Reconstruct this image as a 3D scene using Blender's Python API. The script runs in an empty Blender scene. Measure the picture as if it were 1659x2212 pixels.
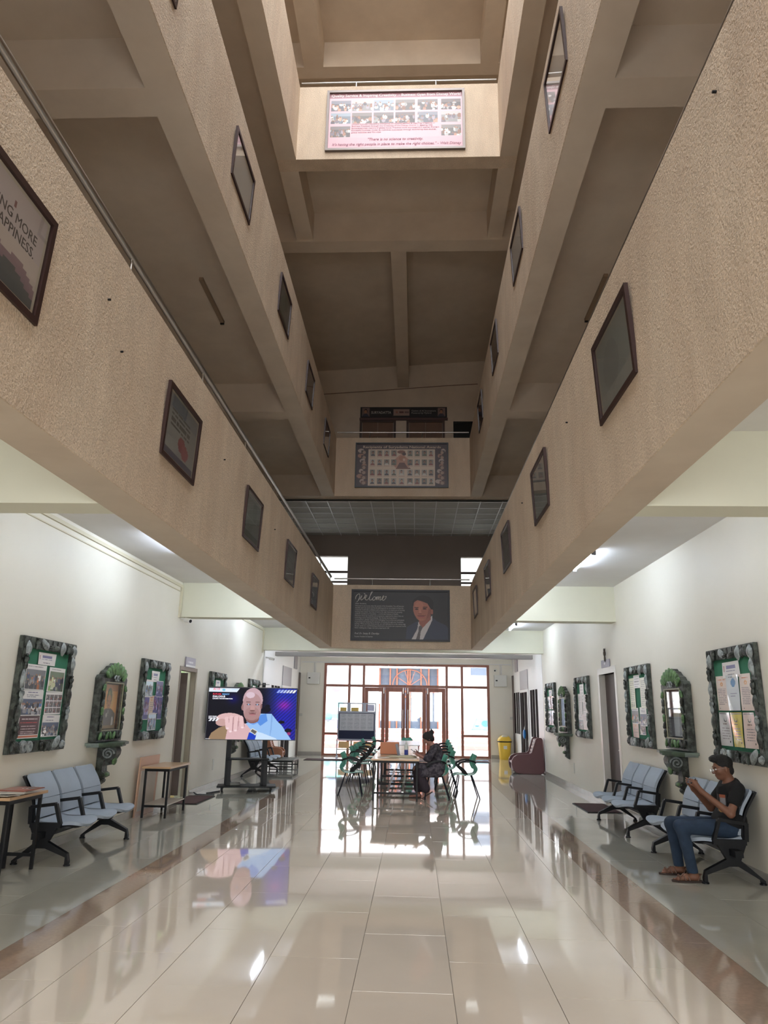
import bpy, math, random
import numpy as np
from mathutils import Vector, Matrix, Euler
R = random.Random(7)
PI = math.pi
D = bpy.data
SC = bpy.context.scene
COL = SC.collection

# ------------------------------------------------------------------ camera
CAM_H = 1.62
def cam_matrix(p=0.268185, y=0.044949, r=0.0169809):
    B = np.array([[1,0,0],[0,0,-1],[0,1,0]], float)
    rx = lambda a: np.array([[1,0,0],[0,math.cos(a),-math.sin(a)],[0,math.sin(a),math.cos(a)]])
    ry = lambda a: np.array([[math.cos(a),0,math.sin(a)],[0,1,0],[-math.sin(a),0,math.cos(a)]])
    rz = lambda a: np.array([[math.cos(a),-math.sin(a),0],[math.sin(a),math.cos(a),0],[0,0,1]])
    return rz(r) @ rx(-p) @ ry(y) @ B
M = cam_matrix()
cd = D.cameras.new('camera'); cam = D.objects.new('camera', cd); COL.objects.link(cam)
cd.sensor_fit = 'HORIZONTAL'; cd.sensor_width = 36.0; cd.lens = 1555.0/1659.0*36.0
cd.clip_start = 0.05; cd.clip_end = 300
mw = Matrix(((M[0][0],-M[1][0],-M[2][0],0),(M[0][1],-M[1][1],-M[2][1],0),(M[0][2],-M[1][2],-M[2][2],CAM_H),(0,0,0,1)))
cam.matrix_world = mw
SC.camera = cam

# ------------------------------------------------------------------ world, exposure
w = D.worlds.new('world'); SC.world = w; w.use_nodes = True
nt = w.node_tree; bg = nt.nodes['Background']
SKY = 7.0
bg.inputs[0].default_value = (0.93, 0.96, 1.0, 1); bg.inputs[1].default_value = SKY
SC.view_settings.view_transform = 'Standard'; SC.view_settings.look = 'None'
SC.view_settings.exposure = 0.55; SC.view_settings.gamma = 1.0; SC.view_settings.use_curve_mapping = False
cy = SC.cycles
cy.max_bounces = 10; cy.diffuse_bounces = 7; cy.glossy_bounces = 4; cy.transmission_bounces = 4; cy.transparent_max_bounces = 12
cy.caustics_reflective = False; cy.caustics_refractive = False
cy.use_denoising = True; cy.sample_clamp_indirect = 6.0; cy.blur_glossy = 0.5
cy.use_adaptive_sampling = True; cy.adaptive_threshold = 0.015

def portal(name, loc, sx, sy, rot):
    l = D.lights.new(name, 'AREA'); l.shape = 'RECTANGLE'; l.size = sx; l.size_y = sy
    l.cycles.is_portal = True
    o = D.objects.new(name, l); COL.objects.link(o); o.location = loc; o.rotation_euler = rot
    return o
portal('portal_skylight', (-0.36, 2.2, 16.4), 3.9, 13.4, (0,0,0))
portal('portal_entrance', (-0.3, 27.55, 1.65), 6.1, 3.2, (-PI/2,0,0))
portal('portal_near_end', (-0.35, -6.1, 13.8), 7.6, 4.6, (PI/2,0,0))
portal('portal_near_ground', (-0.35, -6.1, 2.0), 7.6, 3.4, (PI/2,0,0))
portal('portal_gallery_window', (-2.95, 23.2, 5.5), 1.5, 1.9, (-PI/2,0,0))
portal('portal_gallery_window', (2.25, 23.2, 5.5), 1.5, 1.9, (-PI/2,0,0))

# ------------------------------------------------------------------ helpers
def lin(c):
    return tuple(((v/255.0)/12.92 if v/255.0 <= 0.04045 else ((v/255.0+0.055)/1.055)**2.4) for v in c[:3])
def rgba(c): return lin(c)+(1.0,)
MATS = {}
def mat(name, c=(200,200,200), rough=0.6, metal=0.0, coat=0.0, spec=0.5, emit=None, estr=0.0, var=0.0, vscale=3.0, bump=0.0, bscale=60.0, stretch=(1,1,1), objrand=0.0, dark=None, dscale=8.0, damt=0.5, coords='Object', speck=0.0, sscale=90.0, bdist=0.01):
    if name in MATS: return MATS[name]
    m = D.materials.new(name); m.use_nodes = True; MATS[name] = m
    n = m.node_tree.nodes; l = m.node_tree.links; b = n['Principled BSDF']
    b.inputs['Base Color'].default_value = rgba(c); b.inputs['Roughness'].default_value = rough
    b.inputs['Metallic'].default_value = metal; b.inputs['Coat Weight'].default_value = coat
    b.inputs['Coat Roughness'].default_value = 0.05; b.inputs['Specular IOR Level'].default_value = spec
    if emit is not None:
        b.inputs['Emission Color'].default_value = rgba(emit); b.inputs['Emission Strength'].default_value = estr
    src = None
    tc = n.new('ShaderNodeTexCoord'); mp = n.new('ShaderNodeMapping'); mp.inputs['Scale'].default_value = stretch
    l.new(tc.outputs[coords], mp.inputs[0])
    def noise(sc, det=4.0, rg=0.6, raw=False):
        t = n.new('ShaderNodeTexNoise'); t.inputs['Scale'].default_value = sc; t.inputs['Detail'].default_value = det
        t.inputs['Roughness'].default_value = rg; l.new(tc.outputs[coords] if raw else mp.outputs[0], t.inputs['Vector']); return t
    if var or dark or objrand or speck:
        base = n.new('ShaderNodeRGB'); base.outputs[0].default_value = rgba(c); cur = base.outputs[0]
        if dark:
            t = noise(dscale); r = n.new('ShaderNodeValToRGB'); r.color_ramp.elements[0].position = 0.42; r.color_ramp.elements[1].position = 0.62
            l.new(t.outputs[0], r.inputs[0]); mx = n.new('ShaderNodeMix'); mx.data_type = 'RGBA'
            ml = n.new('ShaderNodeMath'); ml.operation = 'MULTIPLY'; ml.inputs[1].default_value = damt
            l.new(r.outputs[0], ml.inputs[0]); l.new(ml.outputs[0], mx.inputs[0]); l.new(cur, mx.inputs[6]); mx.inputs[7].default_value = rgba(dark); cur = mx.outputs[2]
        if var:
            t = noise(vscale); mr = n.new('ShaderNodeMapRange'); mr.inputs[1].default_value = 0.3; mr.inputs[2].default_value = 0.7
            mr.inputs[3].default_value = 1-var; mr.inputs[4].default_value = 1+var; l.new(t.outputs[0], mr.inputs[0])
            hs = n.new('ShaderNodeHueSaturation'); l.new(cur, hs.inputs['Color']); l.new(mr.outputs[0], hs.inputs['Value']); cur = hs.outputs[0]
        if speck:
            t = n.new('ShaderNodeTexNoise'); t.inputs['Scale'].default_value = sscale; t.inputs['Detail'].default_value = 2.0; l.new(tc.outputs[coords], t.inputs['Vector'])
            mr = n.new('ShaderNodeMapRange'); mr.inputs[1].default_value = 0.36; mr.inputs[2].default_value = 0.64
            mr.inputs[3].default_value = 1-speck; mr.inputs[4].default_value = 1+speck*.7; l.new(t.outputs[0], mr.inputs[0])
            hs = n.new('ShaderNodeHueSaturation'); l.new(cur, hs.inputs['Color']); l.new(mr.outputs[0], hs.inputs['Value']); cur = hs.outputs[0]
        if objrand:
            oi = n.new('ShaderNodeObjectInfo'); mr = n.new('ShaderNodeMapRange'); mr.inputs[3].default_value = 1-objrand; mr.inputs[4].default_value = 1+objrand
            l.new(oi.outputs['Random'], mr.inputs[0]); hs = n.new('ShaderNodeHueSaturation'); l.new(cur, hs.inputs['Color']); l.new(mr.outputs[0], hs.inputs['Value']); cur = hs.outputs[0]
        l.new(cur, b.inputs['Base Color'])
    if bump:
        t = noise(bscale, 3.0, raw=True); bp = n.new('ShaderNodeBump'); bp.inputs['Strength'].default_value = bump; bp.inputs['Distance'].default_value = bdist
        l.new(t.outputs[0], bp.inputs['Height']); l.new(bp.outputs[0], b.inputs['Normal'])
    return m
def glass_mat(name, tint=(248,250,250), refl=0.06):
    if name in MATS: return MATS[name]
    m = D.materials.new(name); m.use_nodes = True; MATS[name] = m
    n = m.node_tree.nodes; l = m.node_tree.links; n.remove(n['Principled BSDF']); out = n['Material Output']
    tr = n.new('ShaderNodeBsdfTransparent'); tr.inputs[0].default_value = rgba(tint)
    gl = n.new('ShaderNodeBsdfGlossy'); gl.inputs['Roughness'].default_value = 0.02
    fr = n.new('ShaderNodeLayerWeight'); fr.inputs[0].default_value = 0.5
    pw = n.new('ShaderNodeMath'); pw.operation = 'POWER'; pw.inputs[1].default_value = 4.0; l.new(fr.outputs['Facing'], pw.inputs[0])
    ad = n.new('ShaderNodeMath'); ad.operation = 'ADD'; ad.inputs[1].default_value = refl; ad.use_clamp = True
    l.new(pw.outputs[0], ad.inputs[0]); mx = n.new('ShaderNodeMixShader'); l.new(ad.outputs[0], mx.inputs[0])
    l.new(tr.outputs[0], mx.inputs[1]); l.new(gl.outputs[0], mx.inputs[2]); l.new(mx.outputs[0], out.inputs[0])
    return m
def print_mat(name, rough=0.35, coat=0.0, emit=0.0):
    if name in MATS: return MATS[name]
    m = D.materials.new(name); m.use_nodes = True; MATS[name] = m
    n = m.node_tree.nodes; l = m.node_tree.links; b = n['Principled BSDF']
    a = n.new('ShaderNodeVertexColor'); a.layer_name = 'ink'
    b.inputs['Roughness'].default_value = rough; b.inputs['Coat Weight'].default_value = coat; b.inputs['Coat Roughness'].default_value = 0.04
    if emit:
        b.inputs['Base Color'].default_value = (0.01,0.01,0.01,1); l.new(a.outputs[0], b.inputs['Emission Color']); b.inputs['Emission Strength'].default_value = emit
    else: l.new(a.outputs[0], b.inputs['Base Color'])
    return m

class MB:
    def __init__(s): s.v = []; s.f = []
    def add(s, vs, fs):
        o = len(s.v); s.v += [tuple(p) for p in vs]; s.f += [tuple(i+o for i in f) for f in fs]; return s
    def box(s, x0,y0,z0,x1,y1,z1, m=None):
        vs = [(x0,y0,z0),(x1,y0,z0),(x1,y1,z0),(x0,y1,z0),(x0,y0,z1),(x1,y0,z1),(x1,y1,z1),(x0,y1,z1)]
        if m is not None: vs = [m @ Vector(p) for p in vs]
        return s.add(vs, [(0,3,2,1),(4,5,6,7),(0,1,5,4),(1,2,6,5),(2,3,7,6),(3,0,4,7)])
    def cbox(s, c, d, m=None):
        return s.box(c[0]-d[0]/2,c[1]-d[1]/2,c[2]-d[2]/2,c[0]+d[0]/2,c[1]+d[1]/2,c[2]+d[2]/2, m)
    def bar(s, a, b, w, h=None, up=(0,0,1)):
        h = h or w; a = Vector(a); b = Vector(b); d = (b-a); L = d.length; d.normalize()
        u = Vector(up)
        if abs(d.dot(u)) > 0.97: u = Vector((1,0,0))
        sx = d.cross(u).normalized(); sz = sx.cross(d).normalized()
        vs = []
        for t in (a, b):
            for i, j in ((-1,-1),(1,-1),(1,1),(-1,1)): vs.append(t+sx*(w/2*i)+sz*(h/2*j))
        return s.add(vs, [(0,1,2,3),(7,6,5,4),(0,4,5,1),(1,5,6,2),(2,6,7,3),(3,7,4,0)])
    def tube(s, pts, r, n=8, caps=True):
        pts = [Vector(p) for p in pts]; k = len(pts); rr = r if isinstance(r, (list,tuple)) else [r]*k
        vs = []; fs = []; prev = None
        for i, p in enumerate(pts):
            d = (pts[min(i+1,k-1)]-pts[max(i-1,0)]).normalized()
            if prev is None:
                u = Vector((0,0,1)) if abs(d.z) < 0.9 else Vector((1,0,0))
                sx = d.cross(u).normalized()
            else:
                sx = (prev-d*prev.dot(d)).normalized()
            prev = sx; sy = d.cross(sx)
            for j in range(n):
                a = 2*PI*j/n; vs.append(p+(sx*math.cos(a)+sy*math.sin(a))*rr[i])
        for i in range(k-1):
            for j in range(n):
                fs.append((i*n+j, i*n+(j+1)%n, (i+1)*n+(j+1)%n, (i+1)*n+j))
        if caps: fs.append(tuple(range(n-1,-1,-1))); fs.append(tuple((k-1)*n+j for j in range(n)))
        return s.add(vs, fs)
    def lathe(s, prof, n=24, c=(0,0,0), m=None):
        vs = []; fs = []; k = len(prof)
        for (r, z) in prof:
            for j in range(n):
                a = 2*PI*j/n; p = Vector((c[0]+r*math.cos(a), c[1]+r*math.sin(a), c[2]+z))
                vs.append(m @ p if m is not None else p)
        for i in range(k-1):
            for j in range(n): fs.append((i*n+j, i*n+(j+1)%n, (i+1)*n+(j+1)%n, (i+1)*n+j))
        fs.append(tuple(range(n-1,-1,-1))); fs.append(tuple((k-1)*n+j for j in range(n)))
        return s.add(vs, fs)
    def prism(s, poly, d0, d1, plane='xz'):
        n = len(poly)
        def P(a, b, d): return {'xz': (a,d,b), 'xy': (a,b,d), 'yz': (d,a,b)}[plane]
        vs = [P(a,b,d0) for a,b in poly]+[P(a,b,d1) for a,b in poly]
        return s.add(vs, [tuple(range(n)), tuple(range(2*n-1,n-1,-1))]+[(i,i+n,(i+1)%n+n,(i+1)%n) for i in range(n)])
    def ell(s, c, r, n=10, k=6, m=None):
        vs = []; fs = []
        for i in range(k+1):
            t = PI*i/k
            for j in range(n):
                a = 2*PI*j/n; p = Vector((c[0]+r[0]*math.sin(t)*math.cos(a), c[1]+r[1]*math.sin(t)*math.sin(a), c[2]+r[2]*math.cos(t)))
                vs.append(m @ p if m is not None else p)
        for i in range(k):
            for j in range(n): fs.append((i*n+j, (i+1)*n+j, (i+1)*n+(j+1)%n, i*n+(j+1)%n))
        return s.add(vs, fs)
    def sheet(s, rows):   # rows: list of lists of points (closed in neither direction)
        k = len(rows); n = len(rows[0]); vs = [p for r in rows for p in r]
        return s.add(vs, [(i*n+j, i*n+j+1, (i+1)*n+j+1, (i+1)*n+j) for i in range(k-1) for j in range(n-1)])
    def slab(s, rows, t, nrm):   # a sheet given thickness t along nrm(row index)
        k = len(rows); n = len(rows[0])
        top = [Vector(p) for r in rows for p in r]
        bot = [Vector(p)-Vector(nrm(i))*t for i, r in enumerate(rows) for p in r]
        N = k*n; fs = []
        for i in range(k-1):
            for j in range(n-1):
                a,b,c,d = i*n+j, i*n+j+1, (i+1)*n+j+1, (i+1)*n+j
                fs.append((a,b,c,d)); fs.append((N+d,N+c,N+b,N+a))
        for j in range(n-1):
            fs.append((j+1,j,N+j,N+j+1)); q=(k-1)*n; fs.append((q+j,q+j+1,N+q+j+1,N+q+j))
        for i in range(k-1):
            fs.append((i*n,(i+1)*n,N+(i+1)*n,N+i*n)); fs.append(((i+1)*n+n-1,i*n+n-1,N+i*n+n-1,N+(i+1)*n+n-1))
        return s.add(top+bot, fs)
    def mesh(s, name, m, smooth=False):
        me = D.meshes.new(name); me.from_pydata([tuple(p) for p in s.v], [], s.f); me.materials.append(m)
        if smooth:
            me.polygons.foreach_set('use_smooth', [True]*len(me.polygons))
            try: me.set_sharp_from_angle(angle=0.7)
            except Exception: pass
        me.update(); return me
    def build(s, name, m, parent=None, smooth=False, loc=None, rot=None, bevel=0):
        o = D.objects.new(name, s.mesh(name, m, smooth)); COL.objects.link(o)
        if parent: o.parent = parent
        if loc: o.location = loc
        if rot: o.rotation_euler = rot
        if bevel:
            b = o.modifiers.new('bevel','BEVEL'); b.width = bevel; b.segments = 2; b.limit_method = 'ANGLE'
        return o
def tag(o, label=None, cat=None, group=None, kind=None):
    if label: o['label'] = label
    if cat: o['category'] = cat
    if group: o['group'] = group
    if kind: o['kind'] = kind
    return o
def empty(name, loc=(0,0,0), rz=0, label=None, cat=None, group=None, kind=None):
    o = D.objects.new(name, None); COL.objects.link(o); o.empty_display_size = 0.1
    o.location = loc; o.rotation_euler = (0,0,rz); return tag(o, label, cat, group, kind)
def struct(name, mb, m, parent=None, smooth=False):
    return tag(mb.build(name, m, parent, smooth), kind='structure')
def copy_tree(o, parent=None):
    c = o.copy(); COL.objects.link(c)
    if parent: c.parent = parent
    for ch in list(o.children): copy_tree(ch, c)
    return c
def inst(me, name, parent, loc=(0,0,0), rot=(0,0,0)):
    o = D.objects.new(name, me); COL.objects.link(o); o.parent = parent; o.location = loc; o.rotation_euler = rot; return o
WALL_L = PI/2; WALL_R = -PI/2      # turn of a thing hung on the left / right wall (its +Y points into the wall)

def text(s, size, m, parent, loc, align='LEFT', rot=(PI/2,0,0), bold=0.0, shear=0.0, sx=1.0, line=1.0, name='lettering', space=1.0, fit=None):
    c = D.curves.new(name, 'FONT'); c.body = s; c.size = size; c.align_x = align; c.offset = bold*size; c.shear = shear
    c.resolution_u = 2; c.extrude = 0.0006; c.space_line = line; c.space_character = space; c.materials.append(m)
    o = D.objects.new(name, c); COL.objects.link(o); o.parent = parent; o.location = loc; o.rotation_euler = rot; o.scale = (sx,1,1)
    if fit: o['fit'] = fit
    return o

# ------------------------------------------------------------------ flat prints drawn into a colour grid
class CV:
    def __init__(s, w, h, bg, seed=1):
        s.w = w; s.h = h; s.a = np.zeros((h,w,3)); s.a[:] = bg
        s.X, s.Y = np.meshgrid((np.arange(w)+0.5)/w, (np.arange(h)+0.5)/h); s.rg = np.random.RandomState(seed)
    def rect(s, x0,y0,x1,y1,c): s.a[(s.X>=x0)&(s.X<x1)&(s.Y>=y0)&(s.Y<y1)] = c; return s
    def ell(s, cx,cy,rx,ry,c): s.a[((s.X-cx)/rx)**2+((s.Y-cy)/ry)**2 < 1] = c; return s
    def mask(s, pts):
        m = np.zeros(s.X.shape, bool); n = len(pts)
        for i in range(n):
            x0,y0 = pts[i]; x1,y1 = pts[(i+1)%n]
            if y0 == y1: continue
            m ^= ((s.Y < y0) != (s.Y < y1)) & (s.X < (x1-x0)*(s.Y-y0)/(y1-y0)+x0)
        return m
    def poly(s, pts, c): s.a[s.mask(pts)] = c; return s
    def line(s, x0,y0,x1,y1,wd,c,asp=1.0):
        dx,dy = x1-x0,(y1-y0)*asp; L = dx*dx+dy*dy+1e-9; t = np.clip(((s.X-x0)*dx+(s.Y-y0)*asp*dy)/L,0,1)
        s.a[np.hypot(s.X-x0-t*dx,(s.Y-y0)*asp-t*dy) < wd] = c; return s
    def rows(s, x0,y0,x1,y1,n,c,fill=0.5,dens=0.85):
        hh = (y1-y0)/n
        for i in range(n):
            x = x0; e = x1-(x1-x0)*s.rg.rand()*0.25*(1 if i == n-1 else 0.3)
            while x < e:
                wl = (x1-x0)*(0.03+0.07*s.rg.rand()); s.rect(x, y0+i*hh+hh*(1-fill)/2, min(x+wl*dens,e), y0+(i+1)*hh-hh*(1-fill)/2, c); x += wl
        return s
    def photo(s, x0,y0,x1,y1,base=(60,60,62),lights=((225,220,215),(150,110,90),(90,110,140)),n=14):
        s.rect(x0,y0,x1,y1,base); W = x1-x0; H = y1-y0
        sub = CV(max(3,int(s.w*W)+1), max(3,int(s.h*H)+1), base, s.rg.randint(9999))
        sub.rect(0,0,1,0.3,[min(255,v*1.25) for v in base])
        for i in range(n):
            c = np.array(lights[s.rg.randint(len(lights))])*(0.65+0.5*s.rg.rand()); c = np.clip(c,0,255)
            cx = s.rg.rand(); cy = 0.35+0.6*s.rg.rand(); sub.ell(cx,cy,0.04+0.07*s.rg.rand(),0.1+0.12*s.rg.rand(),c)
            sub.ell(cx,cy-0.15,0.035,0.06,(150,112,92))
        ix = np.where((s.X[0]>=x0)&(s.X[0]<x1))[0]; iy = np.where((s.Y[:,0]>=y0)&(s.Y[:,0]<y1))[0]
        if len(ix) and len(iy):
            gx = np.clip(((s.X[0][ix]-x0)/W*sub.w).astype(int),0,sub.w-1); gy = np.clip(((s.Y[:,0][iy]-y0)/H*sub.h).astype(int),0,sub.h-1)
            s.a[np.ix_(iy,ix)] = sub.a[np.ix_(gy,gx)]
        return s
    def portrait(s, x0,y0,x1,y1,bg=(150,150,150),skin=(165,120,95),hair=(30,26,26),cloth=(60,60,75)):
        s.rect(x0,y0,x1,y1,bg); W=x1-x0; H=y1-y0; cx=x0+W*(0.45+0.1*s.rg.rand())
        yy = s.Y; m = (((s.X-cx)/(W*.42))**2+((yy-(y0+H*1.02))/(H*.36))**2 < 1)&(yy<y1)&(s.X>=x0)&(s.X<x1); s.a[m] = cloth
        s.ell(cx,y0+H*.36,W*.22,H*.26,hair); s.ell(cx,y0+H*.44,W*.17,H*.22,skin); return s
def print_sheet(name, cv, w, h, m, parent, loc=(0,0,0), rot=(0,0,0), curve=None):
    nx, ny = cv.w, cv.h
    xs = np.linspace(-w/2, w/2, nx+1); zs = np.linspace(h/2, -h/2, ny+1)
    V = np.zeros(((nx+1)*(ny+1),3)); X, Z = np.meshgrid(xs, zs); V[:,0] = X.ravel(); V[:,2] = Z.ravel()
    if curve is not None: V[:,1] = curve(X.ravel()/w, Z.ravel()/h)
    i, j = np.meshgrid(np.arange(ny), np.arange(nx), indexing='ij'); a = (i*(nx+1)+j).ravel()
    F = np.stack([a+nx+1, a+nx+2, a+1, a], 1)
    me = D.meshes.new(name); me.vertices.add(len(V)); me.vertices.foreach_set('co', V.ravel())
    me.loops.add(F.size); me.loops.foreach_set('vertex_index', F.ravel().astype(np.int32))
    me.polygons.add(len(F)); me.polygons.foreach_set('loop_start', (np.arange(len(F))*4).astype(np.int32))
    ca = me.color_attributes.new('ink','FLOAT_COLOR','CORNER')
    c = np.clip(cv.a.reshape(-1,3)/255.0,0,1); c = np.where(c<=0.04045, c/12.92, ((c+0.055)/1.055)**2.4)
    c = np.concatenate([c, np.ones((len(c),1))],1); ca.data.foreach_set('color', np.repeat(c,4,axis=0).ravel().astype(np.float32))
    me.update(); me.validate(); me.materials.append(m)
    o = D.objects.new(name, me); COL.objects.link(o)
    if parent: o.parent = parent
    o.location = loc; o.rotation_euler = rot; return o
# ------------------------------------------------------------------ materials of the building
PL = mat('tan_plaster', (208,190,168), rough=0.75, var=0.07, vscale=5, bump=0.7, bscale=55, bdist=.02, speck=.14, sscale=75, stretch=(1,1,0.3), dark=(188,164,140), dscale=1.3, damt=0.45)
PLS = mat('tan_paint_smooth', (202,188,170), rough=0.7, var=0.07, vscale=1.5, dark=(192,174,154), dscale=0.9, damt=0.4)
CRM = mat('cream_wall_paint', (229,225,212), rough=0.5, var=0.02, vscale=1.2)
WHT = mat('white_ceiling_paint', (228,228,228), rough=0.7, var=0.03, vscale=1.5)
WH2 = mat('white_panel_laminate', (232,232,230), rough=0.35)
GRY = mat('grey_panel', (150,146,150), rough=0.4)
CRB = mat('cream_beam_paint', (226,226,208), rough=0.6, var=0.03, vscale=1.2)
GROUT = mat('floor_grout', (112,102,92), rough=0.6)
TILE = mat('cream_vitrified_tile', (196,184,170), rough=0.035, spec=0.75, coat=0.35, var=0.03, vscale=1.6, objrand=0.02)
TILEG = mat('grey_green_tile', (186,184,174), rough=0.05, spec=0.7, coat=0.3, var=0.06, vscale=1.6, objrand=0.03)
TILEB = mat('brown_granite_strip', (156,136,120), rough=0.05, spec=0.7, coat=0.3, var=0.08, vscale=30, objrand=0.02)
SKIRT = mat('skirting_marble', (168,164,156), rough=0.25, var=0.08, vscale=5)
STEEL = mat('brushed_steel', (175,172,168), rough=0.28, metal=1.0)
DKMET = mat('black_powder_steel', (14,15,17), rough=0.5, spec=0.3)
BRWD = mat('dark_brown_door', (70,52,46), rough=0.45, var=0.15, vscale=5, stretch=(1,1,0.1))
TEAK = mat('teak_frame', (132,78,58), rough=0.4, var=0.18, vscale=6, stretch=(2,2,0.15))
MARB = mat('white_marble_jamb', (212,208,200), rough=0.3, var=0.04, vscale=6)

XL, XLo, XR, XRo, WL, WR = -2.19, -2.54, 1.48, 1.79, -4.24, 3.54
Y0 = -5.8

# ------------------------------------------------------------------ floor
fl = struct('floor', MB().box(WL-.3,Y0,-.16,WR+.5,27.45,-.012), GROUT)
def tile_mesh(name, wx, wy, m):
    g = 0.0016; b = 0.0007; mb = MB()
    x, y = wx/2-g, wy/2-g
    vs = [(-x,-y,-.012),(x,-y,-.012),(x,y,-.012),(-x,y,-.012),(-x,-y,-b),(x,-y,-b),(x,y,-b),(-x,y,-b),(-x+b,-y+b,0),(x-b,-y+b,0),(x-b,y-b,0),(-x+b,y-b,0)]
    mb.add(vs, [(0,3,2,1),(8,9,10,11)]+[(i,(i+1)%4,(i+1)%4+4,i+4) for i in range(4)]+[(i+4,(i+1)%4+4,(i+1)%4+8,i+8) for i in range(4)])
    return mb.mesh(name, m)
LY = 1.148
cache = {}
def lay(x0, x1, off, m, key, ytile):
    """one column of tiles from x0 to x1, the near ones as single objects, the far ones joined"""
    far = MB(); y = off
    while y < 27.3:
        y1 = min(y+LY, 27.4); k = (key, round(x1-x0,3), round(y1-y,3))
        if y > 2.2 and y < ytile:
            if k not in cache: cache[k] = tile_mesh('floor_tile', x1-x0, y1-y, m)
            inst(cache[k], 'floor_tile', fl, ((x0+x1)/2,(y+y1)/2,0), (R.gauss(0,.0005), R.gauss(0,.0006), 0))
        else:
            far.box(x0+.0013,y+.0013,-.012,x1-.0013,y1-.0013,0)
        y = y1
    if far.v: tag(far.build('floor_tiles_far', m, fl), kind='stuff')
edges = [-2.51,-2.17,-1.57,-.967,-.363,.241,.846,1.446,1.82]
for i in range(len(edges)-1):
    lay(edges[i], edges[i+1], 4.886-LY*8 - (0.574 if i % 2 else 0), TILE, 'c', 18.0)
lay(-2.80,-2.51, 4.6-LY*8, TILEB, 'b', 14.0); lay(1.82,2.2, 4.9-LY*8, TILEB, 'b', 14.0)
for i, (a, b) in enumerate(((-4.24,-4.0),(-4.0,-3.4),(-3.4,-2.80),(2.2,2.8),(2.8,3.4),(3.4,3.54))):
    lay(a, b, 5.1-LY*8+(.57 if i%2 else 0), TILEG, 'g', 15.0)

# ------------------------------------------------------------------ ground floor walls
def wall_with_hole(x0, x1, y0, y1, z0, z1, hy0, hy1, hz1):
    return MB().box(x0,y0,z0,x1,hy0,z1).box(x0,hy1,z0,x1,y1,z1).box(x0,hy0,hz1,x1,hy1,z1)
wl = struct('wall_left', wall_with_hole(WL-.25,WL,Y0,20.45,0,3.83, 13.15,14.25,2.33), CRM)
wr = struct('wall_right', wall_with_hole(WR,WR+.25,Y0,20.6,0,3.83, 13.15,14.3,2.33), CRM)
struct('wall_left_upper', MB().box(WL-.25,Y0,3.83,WL,22.9,7.83).box(WL-.25,Y0,7.83,WL,20.4,16.3), PLS)
struct('wall_right_upper', MB().box(WR,Y0,3.83,WR+.25,22.9,7.83).box(WR,Y0,7.83,WR+.25,20.4,16.3), PLS)
struct('baseboard_left', MB().box(WL,Y0,0,WL+.015,13.1,.1).box(WL,14.3,0,WL+.015,20.45,.1), SKIRT)
struct('baseboard_right', MB().box(WR-.015,Y0,0,WR,13.1,.1).box(WR-.015,14.35,0,WR,20.6,.1), SKIRT)

# slabs and beams, level by level
def slabs(k, y1, under, top, m):
    z = k
    mb = MB().box(WL,Y0,under,XLo,y1,top).box(XRo,Y0,under,WR,y1,top)
    return mb
struct('ceiling_ground', MB().box(WL,Y0,3.8,XLo+.02,19.4,3.96).box(XRo-.02,Y0,3.8,WR,19.4,3.96).box(WL,19.4,3.8,WR,20.5,3.96).box(WL-.25,20.5,3.62,WR+.3,27.6,3.96), WHT)
struct('ceiling_first', MB().box(WL,Y0,7.78,XLo+.02,18.9,7.98).box(XRo-.02,Y0,7.78,WR,18.9,7.98).box(WL,18.9,7.35,WR,22.9,7.98), PLS)
L3 = MB().box(WL,Y0,11.85,XLo+.02,13.4,12.02).box(XRo-.02,Y0,11.85,WR,13.4,12.02).box(XLo,11.1,11.85,XRo,13.4,12.02)
L3.add([(WL,13.4,11.70),(WR,13.4,12.20),(WR,20.4,12.20),(WL,20.4,11.70),(WL,13.4,12.4),(WR,13.4,12.4),(WR,20.4,12.4),(WL,20.4,12.4)],
       [(0,3,2,1),(4,5,6,7),(0,1,5,4),(1,2,6,5),(2,3,7,6),(3,0,4,7)])
struct('ceiling_second', L3, PLS)
struct('ceiling_roof', MB().box(WL,Y0,16.2,XLo+.3,16.0,16.4).box(XRo-.3,Y0,16.2,WR,16.0,16.4).box(XLo+.3,9.3,16.2,XRo-.3,16.0,16.4), PLS)
def gallery(zs, ztop, yend, lev):
    """the two long beams with their parapets, and the beam with the parapet that closes the void"""
    fl0 = zs+.77
    struct('wall_parapet_left_'+lev, MB().box(XLo,Y0,zs+.012,XL-.012,yend,fl0).box(XL-.15,Y0,fl0,XL-.012,yend,ztop), PLS)
    struct('wall_parapet_right_'+lev, MB().box(XR+.012,Y0,zs+.012,XRo,yend,fl0).box(XR+.012,Y0,fl0,XR+.15,yend,ztop), PLS)
    # render coat on the faces towards the void, its lower edge a hair proud of the soffit
    struct('trim_plaster_left_'+lev, MB().box(XL-.012,Y0,zs,XL,yend,ztop), PL)
    struct('trim_plaster_right_'+lev, MB().box(XR,Y0,zs,XR+.012,yend,ztop), PL)
    struct('trim_soffit_left_'+lev, MB().box(XLo,Y0,zs,XL-.012,yend,zs+.012), PLS)
    struct('trim_soffit_right_'+lev, MB().box(XR+.012,Y0,zs,XRo,yend,zs+.012), PLS)
    struct('wall_parapet_end_'+lev, MB().box(XL,yend,zs,XR,yend+.15,ztop).box(XLo,yend,zs,XL,yend+.3,fl0).box(XR,yend,zs,XRo,yend+.3,fl0).box(XL,yend+.15,zs,XR,yend+.3,fl0), PL)
gallery(3.18, 4.85, 19.15, 'lower')
gallery(7.18, 8.86, 18.6, 'middle')
gallery(11.2, 12.82, 10.8, 'upper')
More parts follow.
